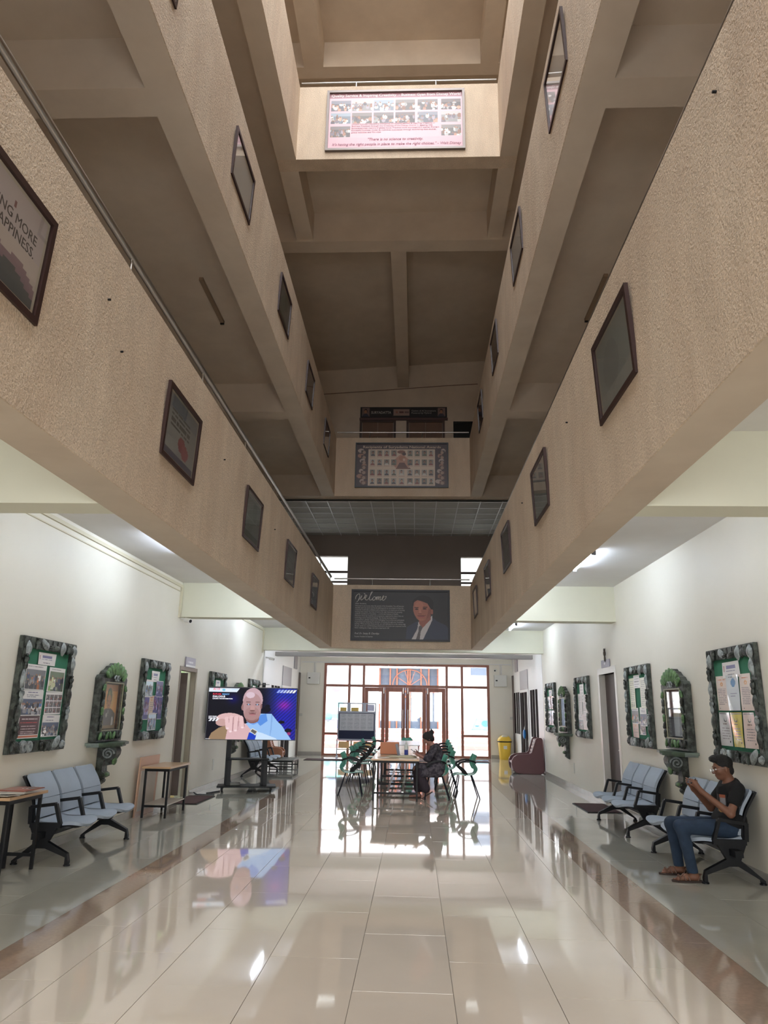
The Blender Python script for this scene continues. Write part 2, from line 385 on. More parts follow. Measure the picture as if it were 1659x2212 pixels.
# cross beams of the side aisles
GB = [(5.45,5.77),(12.88,13.2)]
mb = MB()
for a, b in GB: mb.box(WL,a,3.18,XLo,b,3.8).box(XRo,a,3.18,WR,b,3.8)
mb.box(WL,20.25,3.18,WR,20.5,3.8)
struct('trim_aisle_beams_ground', mb, CRB)
mb = MB()
for a, b in ((-2.0,-1.66),(5.33,5.67),(12.9,13.25)): mb.box(WL,a,7.18,XLo,b,7.8).box(XRo,a,7.18,WR,b,7.8)
mb.box(WL,18.6,7.18,XLo,18.9,7.8).box(XRo,18.6,7.18,WR,18.9,7.8)
struct('trim_aisle_beams_first', mb, PLS)
mb = MB().box(WL,13.1,11.15,WR,13.48,11.9)
for a, b in ((-2.0,-1.66),(5.33,5.67)): mb.box(WL,a,11.2,XLo,b,11.9).box(XRo,a,11.2,WR,b,11.9)
mb.box(XLo,11.1,11.2,XL,13.1,11.9).box(XR,11.1,11.2,XRo,13.1,11.9)      # long beams carried on to the cross beam
mb.box(-.56,13.48,11.22,-.22,20.4,12.2)
struct('trim_beams_second', mb, PLS)
mb = MB().box(WL,12.85,15.5,WR,13.15,16.2)
mb.box(XLo+.0,Y0,15.5,XL+.08,12.85,16.2).box(XR-.08,Y0,15.5,XRo,12.85,16.2)
struct('trim_beams_roof', mb, PLS)
struct('wall_back_upper', MB().box(WL,15.8,12.4,WR,16.0,16.3), PLS)
# skylight bars over the void
mb = MB()
for i in range(9): mb.box(XL+.02,-4.6+i*1.7,16.22,XR-.02,-4.54+i*1.7,16.3)
for i in range(3): mb.box(XL+.9+i*.92,Y0,16.22,XL+.95+i*.92,9.3,16.3)
struct('window_3', mb, STEEL)
# unseen near end wall behind the camera, its openings shaped to set the daylight
mb = MB()
for z in (0.0,3.18,7.18,11.2,15.5): mb.box(WL,Y0-.2,z,WR,Y0,z+.77)
for x in (WL,-2.3,-.36,1.5,WR-.1): mb.box(x,Y0-.15,0,x+.1,Y0-.05,16.3)
mb.box(WL,Y0-.2,0,WR,Y0,.5).box(WL,Y0-.2,3.95,WR,Y0,11.2)
struct('wall_near_facade', mb, PLS)

# ------------------------------------------------------------------ second floor rear wall with its two doors
struct('wall_back_second', MB().box(WL,20.4,7.98,WR,20.6,12.4), PLS)
wire = MB().tube([(-3.0,20.38,10.98),(-1.0,20.38,11.12),(1.0,20.38,11.27),(1.9,20.38,11.32)], .012, 6)
tag(wire.build('conduit', mat('conduit_tan', (120,98,82), rough=.6)), 'thin sloping conduit on the rear wall above the long name board', 'conduit')
DOORT = mat('brown_room_door', (112,84,66), rough=.5, var=.1, vscale=4)
for i, (a, b) in enumerate(((-1.70,-.60),(-.28,.88))):
    d = tag(MB().box(a,20.36,7.98,a+.07,20.4,10.14).box(b-.07,20.36,7.98,b,20.4,10.14).box(a+.07,20.36,10.06,b-.07,20.4,10.14).build('door_%d' % (i+3), BRWD), kind='structure')
    MB().box(a+.08,20.375,7.98,(a+b)/2-.004,20.4,10.05).build('door_leaf', DOORT, d)
    MB().box((a+b)/2+.004,20.375,7.98,b-.08,20.4,10.05).build('door_leaf', DOORT, d)
MB().box(-1.35,20.365,9.58,-.85,20.374,9.72).build('door_notice', mat('door_notice_tan', (128,100,82)), D.objects['door_3'])
struct('window_4', MB().box(1.14,20.34,8.6,1.18,20.4,10.07).box(1.8,20.34,8.6,1.84,20.4,10.07).box(1.18,20.34,10.03,1.8,20.4,10.07).box(1.18,20.37,8.6,1.8,20.385,10.03), mat('dark_window_pane', (18,20,20), rough=.2))
# ------------------------------------------------------------------ first floor rear: false ceiling, dark wall, two windows
FW = mat('first_floor_rear_wall', (140,128,120), rough=.7, var=.06, vscale=1)
mb = MB().box(WL,22.9,3.96,-3.75,23.1,7.4).box(-3.75,22.9,3.96,-2.18,23.1,4.75).box(-3.75,22.9,6.42,-2.18,23.1,7.4).box(-2.18,22.9,3.96,1.48,23.1,7.4)
mb.box(1.48,22.9,3.96,3.05,23.1,4.75).box(1.48,22.9,6.42,3.05,23.1,7.4).box(3.05,22.9,3.96,WR,23.1,7.4)
struct('wall_back_first', mb, FW)
BAR = mat('brown_window_bar', (84,66,60), rough=.5)
GL = glass_mat('window_glass')
for nme, a, b in (('window_5',-3.75,-2.18),('window_6',1.48,3.05)):
    wdw = tag(MB().box(a,22.86,5.86,b,22.9,5.93).box(a,22.86,5.54,b,22.9,5.6).box(a,22.86,5.2,b,22.9,5.26).build(nme, BAR), kind='structure')
    MB().box(a,22.98,4.75,b,22.99,6.42).build('pane', GL, wdw)
struct('added_sky_blocker', MB().box(-9,26.5,4.0,9,27.0,7.1).box(-9,23.1,7.0,9,26.5,7.1), WH2)  # added wall and canopy that block sky and dim the gallery windows
struct('floor_outer_terrace', MB().box(-9,23.1,3.9,9,26.5,4.0), WH2)
CT = mat('ceiling_tile_grey', (172,170,164), rough=.8, var=.04, vscale=3, objrand=.03)
TB = mat('tee_bar_white', (205,205,205), rough=.35)
cf = tag(MB().box(WL,18.9,7.2,WR,22.9,7.24).build('ceiling_false', CT), kind='structure')
tm = MB().box(-.292,-.292,0,.292,.292,.012).mesh('ceiling_tile', CT)
bars = MB()
for i in range(14):
    x = -4.24+.02+i*.6
    if x < WR: bars.box(x-.012,18.9,7.112,x+.012,22.9,7.13)
    for j in range(7):
        if x+.3 < WR and 18.95+j*.6+.3 < 22.9: inst(tm, 'ceiling_tile', cf, (x+.3,18.95+j*.6+.3,7.125))
for j in range(8):
    y = 18.95+j*.6
    if y < 22.9: bars.box(WL,y-.012,7.112,WR,y+.012,7.13)
bars.build('ceiling_grid', TB, cf)
# ------------------------------------------------------------------ foyer beyond the atrium
struct('wall_left_foyer', MB().box(-4.5,20.45,0,-4.25,27.4,3.62).box(-4.25,20.45,0,WL+.03,20.5,3.18), WH2)
struct('wall_right_foyer', MB().box(3.6,20.55,0,3.85,27.4,3.62), WH2)
struct('trim_wall_end_right', MB().box(WR-.005,20.6,0,WR+.06,20.68,3.18), mat('white_post', (236,236,236), rough=.4))
SL = mat('dark_slat', (30,20,21), rough=.9, spec=.1)
for side, x, s in (('right',3.6,-1),('left',-4.25,1)):
    p = empty('trim_slat_panel_'+side, (x,0,0), kind='structure')
    q = 0 if side == 'right' else .25
    for y0, y1 in ((26.6,26.93),(26.08,26.4),(25.6,25.93),(22.88,23.22),(22.4,22.76),(21.9,22.22)):
        MB().box(min(0,s*.012),y0,.9,max(0,s*.012),y1,2.28).build('slat', SL, p)
    MB().box(min(0,s*.02),23.62,2.34,max(0,s*.02),25.3,2.95).build('over_panel', GRY, p)
    MB().box(min(0,s*.03),26.96,0,max(0,s*.03),27.28,2.9).build('corner_strip', mat('grey_brown_strip', (110,98,94)), p)
    d = tag(MB().box(x+min(0,s*.045),23.55,0,x+max(0,s*.045),23.63,2.33).box(x+min(0,s*.045),25.28,0,x+max(0,s*.045),25.36,2.33).box(x+min(0,s*.045),23.63,2.25,x+max(0,s*.045),25.28,2.33).build('door_%d'%(5 if s<0 else 6), WH2), kind='structure')
    for a, b in ((23.64,24.34),(24.62,25.26)):
        MB().box(x+min(0,s*.03),a,0.01,x+max(0,s*.03),b,2.24).build('door_leaf', SL, d)
    MB().box(x+min(0,s*.06),24.36,.95,x+max(0,s*.03),24.40,1.15).build('door_handle', STEEL, d)
    MB().box(min(0,s*.04),25.75,2.98,max(0,s*.04),26.35,3.5).build('louvre', GRY, p)
struct('trim_shutter_box', MB().box(-3.95,20.62,3.05,3.3,20.85,3.16).box(-2.7,20.61,3.05,-2.68,20.62,3.16).box(.2,20.61,3.05,.22,20.62,3.16), GRY)
struct('baseboard_back', MB().box(-4.2,27.27,0,-3.36,27.285,.12).box(2.77,27.27,0,3.55,27.285,.12), SKIRT)

# ------------------------------------------------------------------ glazed entrance wall
DX0, DX1, DT = -3.345, 2.75, 3.27
struct('wall_back', MB().box(-4.25,27.3,0,DX0,27.6,3.62).box(DX1,27.3,0,3.6,27.6,3.62).box(DX0,27.3,DT,DX1,27.6,3.62), CRM)
fr = MB(); a, b = 27.28, 27.38
fr.box(DX0,a,0,DX0+.09,b,DT).box(DX1-.09,a,0,DX1,b,DT).box(DX0+.09,a,DT-.08,DX1-.09,b,DT)
fr.box(DX0+.09,a+.001,2.42,DX1-.09,b,2.51)
for x in (-2.40,-1.87,1.19,1.75): fr.box(x-.045,a+.002,0 if x in (-1.87,1.19) else 0.0,x+.045,b,DT-.08)
fr.box(DX0+.09,a+.003,0,-1.915,b,.07).box(1.235,a+.003,0,DX1-.09,b,.07)
fr.box(DX0+.09,a+.003,.72,-2.445,b,.80).box(1.795,a+.003,.72,DX1-.09,b,.80)
win = struct('window_1', fr, TEAK)
for p in ((DX0+.09,.80,-2.445,2.42),(DX0+.09,.07,-2.445,.72),(-2.355,.07,-1.915,2.42),(1.235,.07,1.705,2.42),(1.795,.80,DX1-.09,2.42),(1.795,.07,DX1-.09,.72),
          (DX0+.09,2.51,-2.445,DT-.08),(-2.355,2.51,-1.915,DT-.08),(-1.825,2.51,1.145,DT-.08),(1.235,2.51,1.705,DT-.08),(1.795,2.51,DX1-.09,DT-.08)):
    MB().box(p[0],27.33,p[1],p[2],27.336,p[3]).build('pane', GL, win)
dl = empty('door_7', (0,0,0), kind='structure')
leafx = [(-1.82,-1.07),(-1.06,-.335),(-.31,.43),(.44,1.14)]
for i, (x0, x1) in enumerate(leafx):
    w1 = .13
    f = MB().box(x0,27.29,.0,x0+w1,27.34,2.415).box(x1-w1,27.29,0,x1,27.34,2.415).box(x0+w1,27.29,2.27,x1-w1,27.34,2.415).box(x0+w1,27.29,0,x1-w1,27.34,.18)
    lf = f.build('door_leaf', TEAK, dl)
    MB().box(x0+w1,27.312,.18,x1-w1,27.318,2.27).build('pane', GL, lf)
    hx = (x1-.05, x1-.07, x0+.07, x0+.05)[i]
    if i in (1,2): MB().tube([(hx,27.28,.95),(hx,27.22,.97),(hx,27.22,1.62),(hx,27.28,1.64)], .014, 8).build('door_handle', STEEL, lf)
    MB().box(hx-.012,27.275,2.2,hx+.012,27.29,2.41).build('top_bolt', STEEL, lf)

# ------------------------------------------------------------------ doors of the side walls
OCH = mat('ochre_dado', (176,140,72), rough=.6); GRN = mat('pale_green_room_wall', (198,214,180), rough=.6)
struct('wall_left_room', MB().box(-6.4,11.6,1.12,-6.35,16.2,3.0).box(-6.4,16.15,1.12,WL-.25,16.2,3.0), GRN)
struct('wall_left_room_dado', MB().box(-6.4,11.6,0,-6.33,16.2,1.12).box(-6.33,16.13,0,WL-.25,16.2,1.12), OCH)
struct('floor_left_room', MB().box(-6.4,11.6,-.1,WL-.0,16.2,-.001), TILEG)
struct('ceiling_left_room', MB().box(-6.4,11.6,3.0,WL-.25,16.2,3.1).box(-6.4,11.55,0,WL-.25,11.6,3.0), WHT)
l = D.lights.new('room_lamp','AREA'); l.energy = 45; l.size = 1.2; l.color = (.9,1,.95)
o = D.objects.new('room_lamp', l); COL.objects.link(o); o.location = (-5.4,14.2,2.95)
d1 = tag(MB().box(WL-.12,13.15,0,WL+.012,13.2,2.33).box(WL-.12,14.2,0,WL-.02,14.25,2.33).box(WL-.12,13.2,2.26,WL+.012,14.2,2.33).build('door_1', mat('grey_door_frame', (134,122,112), rough=.5)), kind='structure')
lf = MB().box(-.0,-.9,0.02,.04,0,2.25).build('door_leaf', BRWD, d1, loc=(WL-.17,14.2,0), rot=(0,0,R.uniform(-.01,.01)-1.25))
MB().tube([(-.03,-.82,1.02),(-.06,-.82,1.02),(-.06,-.72,1.02)], .01, 6).build('door_handle', STEEL, lf)
d2 = tag(MB().box(WR-.015,13.08,0,WR+.15,13.18,2.45).box(WR-.015,14.27,0,WR+.15,14.37,2.45).box(WR-.015,13.18,2.33,WR+.15,14.27,2.45).build('door_2', MARB), kind='structure')
lf = MB().box(WR+.10,13.18,0.02,WR+.14,14.27,2.33).build('door_leaf', mat('dark_walnut_leaf', (60,44,38), rough=.5, var=.12, vscale=4, stretch=(1,1,.1)), d2)
MB().tube([(WR+.1,13.32,1.0),(WR+.05,13.32,1.0),(WR+.05,13.44,1.0)], .01, 6).build('door_handle', STEEL, lf)

# ------------------------------------------------------------------ hand rails
def rail(name, pts_y, x, z, lab, r=.024, feet=None):
    t = empty(name, (0,0,0), label=lab, cat='railing')
    MB().tube([(x,pts_y[0],z),(x,pts_y[1],z)], r, 12).build('rail', STEEL, t, smooth=True)
    p = MB(); y = pts_y[0]+.6
    while y < pts_y[1]:
        MB().tube([(x,y,z-.22),(x,y,z-.005)], .012, 8).build('post', STEEL, t); y += 2.0
rail('handrail', (Y0+.1,19.1), -2.26, 5.06, 'long steel handrail along the left parapet nearest the floor', .03)
rail('handrail', (Y0+.1,19.1), 1.55, 4.98, 'long thin steel handrail along the right parapet nearest the floor', .02)
rail('handrail', (Y0+.1,10.7), -2.26, 13.0, 'steel handrail on the left parapet of the topmost gallery')
def rail_x(y, z, top, xs, lab):
    t = empty('handrail', (0,0,0), label=lab, cat='railing')
    MB().tube([(XL+.01,y,z),(XR-.01,y,z)], .018, 12).build('rail', STEEL, t, smooth=True)
    for x in xs: MB().tube([(x,y,top),(x,y,z-.005)], .016, 8).build('post', STEEL, t)
rail_x(19.23,5.03,4.85,(-1.16,.42), 'steel handrail on two short posts above the dark welcome board')
rail_x(18.68,9.05,8.86,(-1.27,.18), 'steel handrail on two short posts above the awards board')
rail_x(10.88,12.99,12.82,(-1.15,.35), 'bright steel handrail on two posts above the pink board')
# ------------------------------------------------------------------ pictures hung on the parapets
FRM = mat('dark_picture_frame', (52,32,30), rough=.4)
MNT = mat('picture_mount', (190,184,170), rough=.7)
PRT = print_mat('picture_print', rough=.3)
GLR = glass_mat('picture_glass', (250,250,250), .09)
def ring(mb, w, h, b, y0, y1):
    mb.box(-w/2,y0,h/2-b,w/2,y1,h/2).box(-w/2,y0,-h/2,w/2,y1,-h/2+b).box(-w/2,y0,-h/2+b,-w/2+b,y1,h/2-b).box(w/2-b,y0,-h/2+b,w/2,y1,h/2-b); return mb
fm = ring(MB(), .95, .68, .04, -.03, 0).mesh('frame', FRM)
bm_ = MB().box(-.435,-.008,-.30,.435,-.004,.30).mesh('mount', MNT)
gm = MB().add([(-.435,-.019,-.30),(.435,-.019,-.30),(.435,-.019,.30),(-.435,-.019,.30)],[(0,1,2,3)]).mesh('glass', GLR)
def picture(x, y, z, left, label, group, design, tilt=.045):
    t = empty('framed_picture', (x,y,z), WALL_L if left else WALL_R, label, 'picture', group)
    t.rotation_euler = Euler((tilt*1.0, 0, WALL_L if left else WALL_R))
    inst(fm, 'frame', t); inst(bm_, 'mount', t); inst(gm, 'glass', t)
    cv = CV(40, 28, (150,158,156), seed=int(y*10))
    if design == 'hills':
        cv.rect(0,0,1,1,(196,186,180)); cv.rect(.0,0,1,.5,(190,182,184))
        cv.poly([(0,.62),(.12,.55),(.3,.68),(.45,.55),(.6,.70),(.75,.62),(1,.78),(1,1),(0,1)],(140,118,128))
        cv.poly([(0,.78),(.2,.70),(.4,.82),(.7,.74),(1,.9),(1,1),(0,1)],(86,92,96)); cv.ell(.62,.17,.018,.03,(120,70,76))
    elif design == 'berry':
        cv.rect(0,0,1,1,(150,156,158)); cv.rect(0,.0,1,.25,(132,142,152)); cv.rows(.12,.18,.8,.52,4,(84,90,92),.55)
        cv.ell(.55,.66,.12,.13,(138,72,84)); cv.ell(.68,.74,.12,.13,(150,84,96)); cv.rect(0,.88,1,1,(92,96,118))
    elif design == 'text':
        cv.rect(0,0,1,1,(138,146,146)); cv.ell(.5,.35,.3,.25,(152,160,158)); cv.rows(.14,.3,.86,.85,7,(104,110,112),.35)
    elif design == 'green':
        cv.rect(0,0,1,1,(142,148,146)); cv.ell(.62,.3,.16,.25,(112,126,120)); cv.ell(.35,.6,.2,.3,(126,138,132)); cv.rect(.0,.85,1,1,(84,98,88))
    elif design == 'white':
        cv.rect(0,0,1,1,(234,236,234)); cv.rect(0,.9,1,1,(222,226,226))  # bright skylight glare on the glass, painted into the print colour
    elif design == 'dim_reflection':
        cv.rect(0,0,1,1,(92,84,82)); cv.rows(.14,.3,.86,.85,6,(70,64,64),.35)  # dark ceiling reflected in the glass, painted into the print colour
    else:
        cv.rect(0,0,1,1,(158,166,164)); cv.ell(.4,.5,.25,.35,(146,152,152))
    p = print_sheet('print', cv, .82, .555, PRT, t, (0,-.0085,0))
    if design == 'hills':
        text('NOTHING MORE\nTHAN HAPPINESS.', .082, mat('print_ink', (58,54,56)), t, (.34,-.0095,.085), 'RIGHT', line=1.0, fit=.68)
    return t
LW = 'pictures on the left parapet nearest the floor'; RW = 'pictures on the right parapet nearest the floor'
LU = 'pictures on the left parapet of the middle gallery'; RU = 'pictures on the right parapet of the middle gallery'
for y, lab, dz in ((3.14,'framed print reading nothing more than happiness, cut by the left photo edge','hills'),
                  (6.19,'framed print with a red berry motif on the lower left parapet','berry'),
                  (9.25,'framed print with a green motif, third along the lower left parapet','green'),
                  (12.3,'framed text print, second from the far end of the lower left parapet','text'),
                  (15.4,'framed print closest to the welcome board on the lower left parapet','text')):
    picture(XL+.004, y, 4.05, True, lab, LW, dz)
for y, lab, dz in ((4.92,'large looking framed print nearest the viewer on the lower right parapet','plain'),
                  (8.15,'framed grey print, second along the lower right parapet','plain'),
                  (11.37,'framed print in the middle of the lower right parapet row','text'),
                  (14.4,'framed print second from the far end of the lower right parapet','plain'),
                  (17.4,'framed print closest to the welcome board on the lower right parapet','plain')):
    picture(XR-.004, y, 4.16, False, lab, RW, dz)
for y, lab, dz in ((4.5,'framed print cut by the top edge on the middle left parapet','plain'),
                  (7.5,'framed print whitened by painted glare, second along the middle left parapet','white'),
                  (10.5,'framed print, third along the middle left parapet','green'),
                  (13.5,'framed print second from the far end of the middle left parapet','dim_reflection'),
                  (16.45,'framed print darkened by painted reflection, closest to the awards board on the middle left parapet','dim_reflection')):
    picture(XL+.004, y, 8.02, True, lab, LU, dz)
for y, lab, dz in ((6.2,'framed print whitened by painted glare, nearest the viewer on the middle right parapet','white'),
                  (9.2,'framed print paled by painted glare, second along the middle right parapet','white'),
                  (12.23,'framed print darkened by painted reflection, third along the middle right parapet','dim_reflection'),
                  (15.2,'framed print darkened by painted reflection, closest to the awards board on the middle right parapet','dim_reflection')):
    picture(XR-.004, y, 8.17, False, lab, RU, dz)
nl = MB().tube([(0,0,0),(0,-.02,0)], .008, 6).mesh('wall_nail', DKMET)
for i, (x, y, z, s) in enumerate(((XL,4.45,4.4,1),(XL,4.75,4.15,1),(XL,7.7,4.35,1),(XL,10.8,4.3,1),(XR,2.95,4.6,-1),(XR,6.6,4.35,-1),(XR,9.6,4.4,-1))):
    o = inst(nl, 'wall_nail', None, (x,y,z), (0,0,WALL_L if s > 0 else WALL_R))
    tag(o, ('upper bare nail between the first two prints of the lower left parapet','lower bare nail between the first two prints of the lower left parapet','bare nail between the second and third prints of the lower left parapet','bare nail between the third and fourth prints of the lower left parapet',
            'bare nail nearest the viewer in the lower right parapet','bare nail between the first two prints of the lower right parapet','bare nail between the second and third prints of the lower right parapet')[i], 'nail', 'bare nails in the parapets')

# ------------------------------------------------------------------ the three large boards facing the hall
BLK = mat('black_board_frame', (24,24,32), rough=.4); SILV = mat('grey_aluminium_frame', (120,112,108), rough=.4, metal=.6)
PB = print_mat('board_print', rough=.4)
t = empty('welcome_board', (-.382,19.146,4.045), 0, 'dark welcome board with long letter and portrait of a man in a suit', 'board')
W_, H_ = 2.62, 1.36
ring(MB(), W_, H_, .05, -.04, 0).build('frame', BLK, t)
cv = CV(250, 126, (40,40,43), 3)
cv.poly([(.56,1),(.57,.74),(.66,.64),(.83,.53),(.89,.62),(.98,.70),(1,.76),(1,1)],(52,58,76))
cv.poly([(.62,1),(.68,.78),(.69,.64),(.79,.58),(.835,.50),(.835,.60),(.74,1)],(196,190,190))
cv.poly([(.695,.60),(.82,.46),(.82,.58),(.735,.76),(.70,.68)],(150,94,82))
cv.poly([(.695,.72),(.72,.71),(.735,.76),(.715,.84),(.705,1),(.665,1),(.69,.84)],(96,90,92))
cv.ell(.742,.265,.108,.19,(20,18,20)); cv.ell(.80,.33,.05,.12,(20,18,20)); cv.ell(.68,.25,.055,.12,(20,18,20))
cv.poly([(.637,.30),(.645,.22),(.68,.177),(.72,.196),(.752,.22),(.786,.247),(.806,.316),(.824,.38),(.822,.46),(.79,.55),(.75,.61),(.71,.62),(.675,.57),(.648,.48),(.636,.40)],(166,106,90))
cv.ell(.700,.30,.045,.09,(178,118,100)); cv.ell(.833,.42,.012,.055,(158,98,84)); cv.poly([(.80,.34),(.824,.38),(.822,.46),(.79,.55),(.77,.58),(.79,.44)],(140,88,76))
cv.rect(.650,.325,.692,.340,(36,24,24)).rect(.735,.318,.785,.332,(36,24,24))
cv.ell(.672,.368,.019,.017,(72,44,42)).ell(.755,.358,.020,.018,(72,44,42)); cv.ell(.672,.368,.008,.010,(24,16,18)).ell(.755,.358,.008,.010,(24,16,18))
cv.poly([(.700,.36),(.712,.36),(.724,.455),(.694,.46)],(186,126,108)); cv.ell(.708,.465,.020,.014,(140,84,74))
cv.poly([(.675,.503),(.70,.500),(.745,.498),(.772,.494),(.75,.512),(.72,.516),(.69,.512)],(96,56,50)); cv.ell(.72,.527,.038,.014,(170,96,92)); cv.ell(.72,.585,.03,.02,(176,114,98))
print_sheet('print', cv, W_-.10, H_-.10, PB, t, (0,-.012,0))
INK = mat('pale_lettering', (206,204,200), rough=.6); INKD = mat('soft_lettering', (186,184,182), rough=.6)
yv = -.014
# the word in flowing script, drawn as pen strokes
def stroke(pts, r=.006):
    P = [Vector(p) for p in pts]; out = []
    for i in range(len(P)-1):
        p0,p1,p2,p3 = P[max(i-1,0)],P[i],P[i+1],P[min(i+2,len(P)-1)]
        for k in range(5):
            u = k/5; out.append(0.5*((2*p1)+(p2-p0)*u+(2*p0-5*p1+4*p2-p3)*u*u+(3*p1-p0-3*p2+p3)*u**3))
    out.append(P[-1]); return [(q.x,yv,q.y) for q in out]
sc = MB()
for s_ in ([(0,.02),(.01,.09),(.05,.14),(.10,.16),(.11,.10),(.07,-.02),(.03,-.06),(.09,.0),(.17,.12),(.14,.02),(.17,.0),(.24,.08),(.25,.16),(.22,.17)],
           [(.24,.03),(.30,.10),(.28,.13),(.25,.06),(.28,0),(.34,.02),(.42,.17),(.46,.24),(.44,.26),(.39,.12),(.37,.01),(.42,.0),(.46,.05)],
           [(.50,.09),(.46,.04),(.47,-.01),(.53,.02),(.53,.08),(.49,.09)],
           [(.53,.02),(.57,.09),(.56,0),(.60,.09),(.62,.07),(.60,0),(.65,.09),(.67,.07),(.65,.0),(.70,.02),(.76,.09),(.74,.11),(.71,.04),(.74,-.01),(.80,.04),(.82,.10),(.79,.09)]):
    sc.tube(stroke(s_), .0075, 5)
sc.build('lettering', INK, t, loc=(-1.20,0,.40))
text('Dear Students,', .05, INKD, t, (-1.205,yv,.285), shear=.2)
letter = """Welcome to you as you enter the portals of the Suryadatta. You will become
describe each one yours and be the defining point as one prepare to face the
corporate world with confidence and competence. I can assure you of exciting
learning times ahead. You have arrived at the right destination for pursuing
academic excellence at Suryadatta - a world-class Institute of Quality
Education driven by creativity and competence, supported by state of the art
technology and an eminent pedagogy. Our faculty teaching makes it
contemporary, globally relevant and challenging. As pro-active and enthusiastic
in grooming and mastering the dynamics of business through your Suryadatta
journey. When you leave these portals, you will definitely be on the cutting edge
of your career as a world-beating professional in the brave new corporate world.
Here's wishing you a happy new year preparing for life!"""
text(letter, .048, INKD, t, (-1.205,yv,.225), line=1.10, fit=1.36)
text('Prof. Dr. Sanjay B. Chordiya', .07, INKD, t, (-1.205,yv,-.51), shear=.25, fit=.645)
text('Founder President & Chairman', .05, INKD, t, (-1.205,yv,-.585), fit=.48)

t = empty('awards_board', (-.375,18.596,8.06), 0, 'awards board with rows of small portraits around a statuette picture', 'board')
W_, H_ = 2.54, 1.29
ring(MB(), W_, H_, .035, -.04, 0).build('frame', BLK, t)
cv = CV(240, 120, (58,38,44), 5)
for (x0,x1) in ((.012,.125),(.875,.985)):
    for k in range(7):
        cv.ell(x0+.02+.07*cv.rg.rand(), .16+k*.12, .022+.015*cv.rg.rand(), .05, (150,112,96) if k%2 else (168,150,140)); cv.rect(x0+.04,.15+k*.12,x1-.01,.23+k*.12,(44+10*k,34+6*k,36+4*k)); cv.ell(x0+.07,.2+k*.12,.018,.04,(150,126,112))
cv.rect(.13,.125,.866,.985,(196,178,160))
cv.poly([(.44,.58),(.38,.44),(.50,.22),(.62,.44),(.56,.58)],(176,132,112)); cv.ell(.495,.19,.045,.04,(120,78,62)); cv.ell(.525,.235,.022,.04,(70,44,40))
cv.ell(.505,.34,.035,.06,(160,110,86)); cv.poly([(.44,.585),(.475,.44),(.53,.44),(.575,.585)],(96,60,52)); cv.ell(.525,.37,.014,.03,(200,170,150)); cv.poly([(.43,.59),(.45,.555),(.59,.555),(.60,.59)],(110,70,58))
cols = [.150,.228,.305,.385,.472,.563,.642,.722,.795]; rows_ = [.150,.365,.605,.810]
for ri, ry in enumerate(rows_):
    for ci, cx in enumerate(cols):
        if ri < 2 and ci == 4: continue
        if ri == 1 and ci == 3: pass
        g = 110+cv.rg.randint(60)
        cv.portrait(cx,ry,cx+.056,ry+.135,bg=(g,g-4,g-12),skin=[(150,112,92),(178,140,118),(130,92,74)][cv.rg.randint(3)],cloth=[(60,56,66),(120,60,56),(190,184,176),(80,84,70)][cv.rg.randint(4)])
        cv.rect(cx-.004,ry+.150,cx+.060,ry+.158,(130,104,92))
print_sheet('print', cv, W_-.07, H_-.07, PB, t, (0,-.012,0))
text('Recipients of Suryadatta National Awards', .10, mat('awards_title', (196,178,160)), t, (0,-.016,.49), 'CENTER', bold=.012, fit=2.13)

t = empty('workshop_board', (-.40,10.796,12.015), 0, 'pale pink workshop board with a grid of small event photographs', 'board')
W_, H_ = 2.53, 1.33
ring(MB(), W_, H_, .045, -.05, 0).build('frame', SILV, t)
cv = CV(300, 150, (224,182,190), 8)
cv.rect(0,0,1,.088,(166,122,132)); cv.rect(0,.80,1,1,(222,176,186))
px_ = [.014,.175,.338,.50,.668,.842]
sets = [((90,100,120),),((150,146,140),),((120,130,140),),((104,98,92),),((88,84,82),),((80,74,72),)]
for ri, ry in enumerate((.125,.355,.595)):
    for ci, cx in enumerate(px_):
        if ri == 2 and ci not in (0,5): continue
        b = [(112,112,120),(150,146,146),(128,136,146),(112,106,104),(104,98,98),(98,90,90)][(ci+ri*2)%6]
        cv.photo(cx,ry,cx+.148,ry+.195,base=b,lights=((226,222,220),(196,150,130),(150,140,150),(232,228,226)),n=16)
print_sheet('print', cv, W_-.09, H_-.09, PB, t, (0,-.012,0))
WTX = mat('white_lettering', (244,238,240), rough=.6); PTX = mat('mauve_lettering', (150,104,122), rough=.6); PTX2 = mat('faint_mauve_lettering', (172,132,146), rough=.6)
text('Quality Service & Inspiring Creativity', .080, WTX, t, (-1.19,-.015,.545), bold=.013, fit=1.20)
text('- Business Gyan from Disney World', .080, WTX, t, (1.20,-.015,.545), 'RIGHT', bold=.013, fit=1.14)
text("""Unique one-day interactive workshop on Quality Service & Inspiring Creativity in
Business Practices through the Creativity of the Disney World, in keeping with
Suryadatta's key mantra of global focus. Practical tools simulated and applied Disney's
successful business model to individual businesses through enthralling case studies,
group activities and film clips.""", .044, PTX2, t, (-.80,-.015,-.085), line=1.05, bold=.01, fit=1.60)
text('"There is no science to creativity.', .080, PTX, t, (0,-.015,-.44), 'CENTER', shear=.25, bold=.012, fit=1.0)
text('It\'s having the right people in place to make the right choices." - Walt Disney', .080, PTX, t, (0.02,-.015,-.545), 'CENTER', shear=.25, bold=.012, fit=2.34)

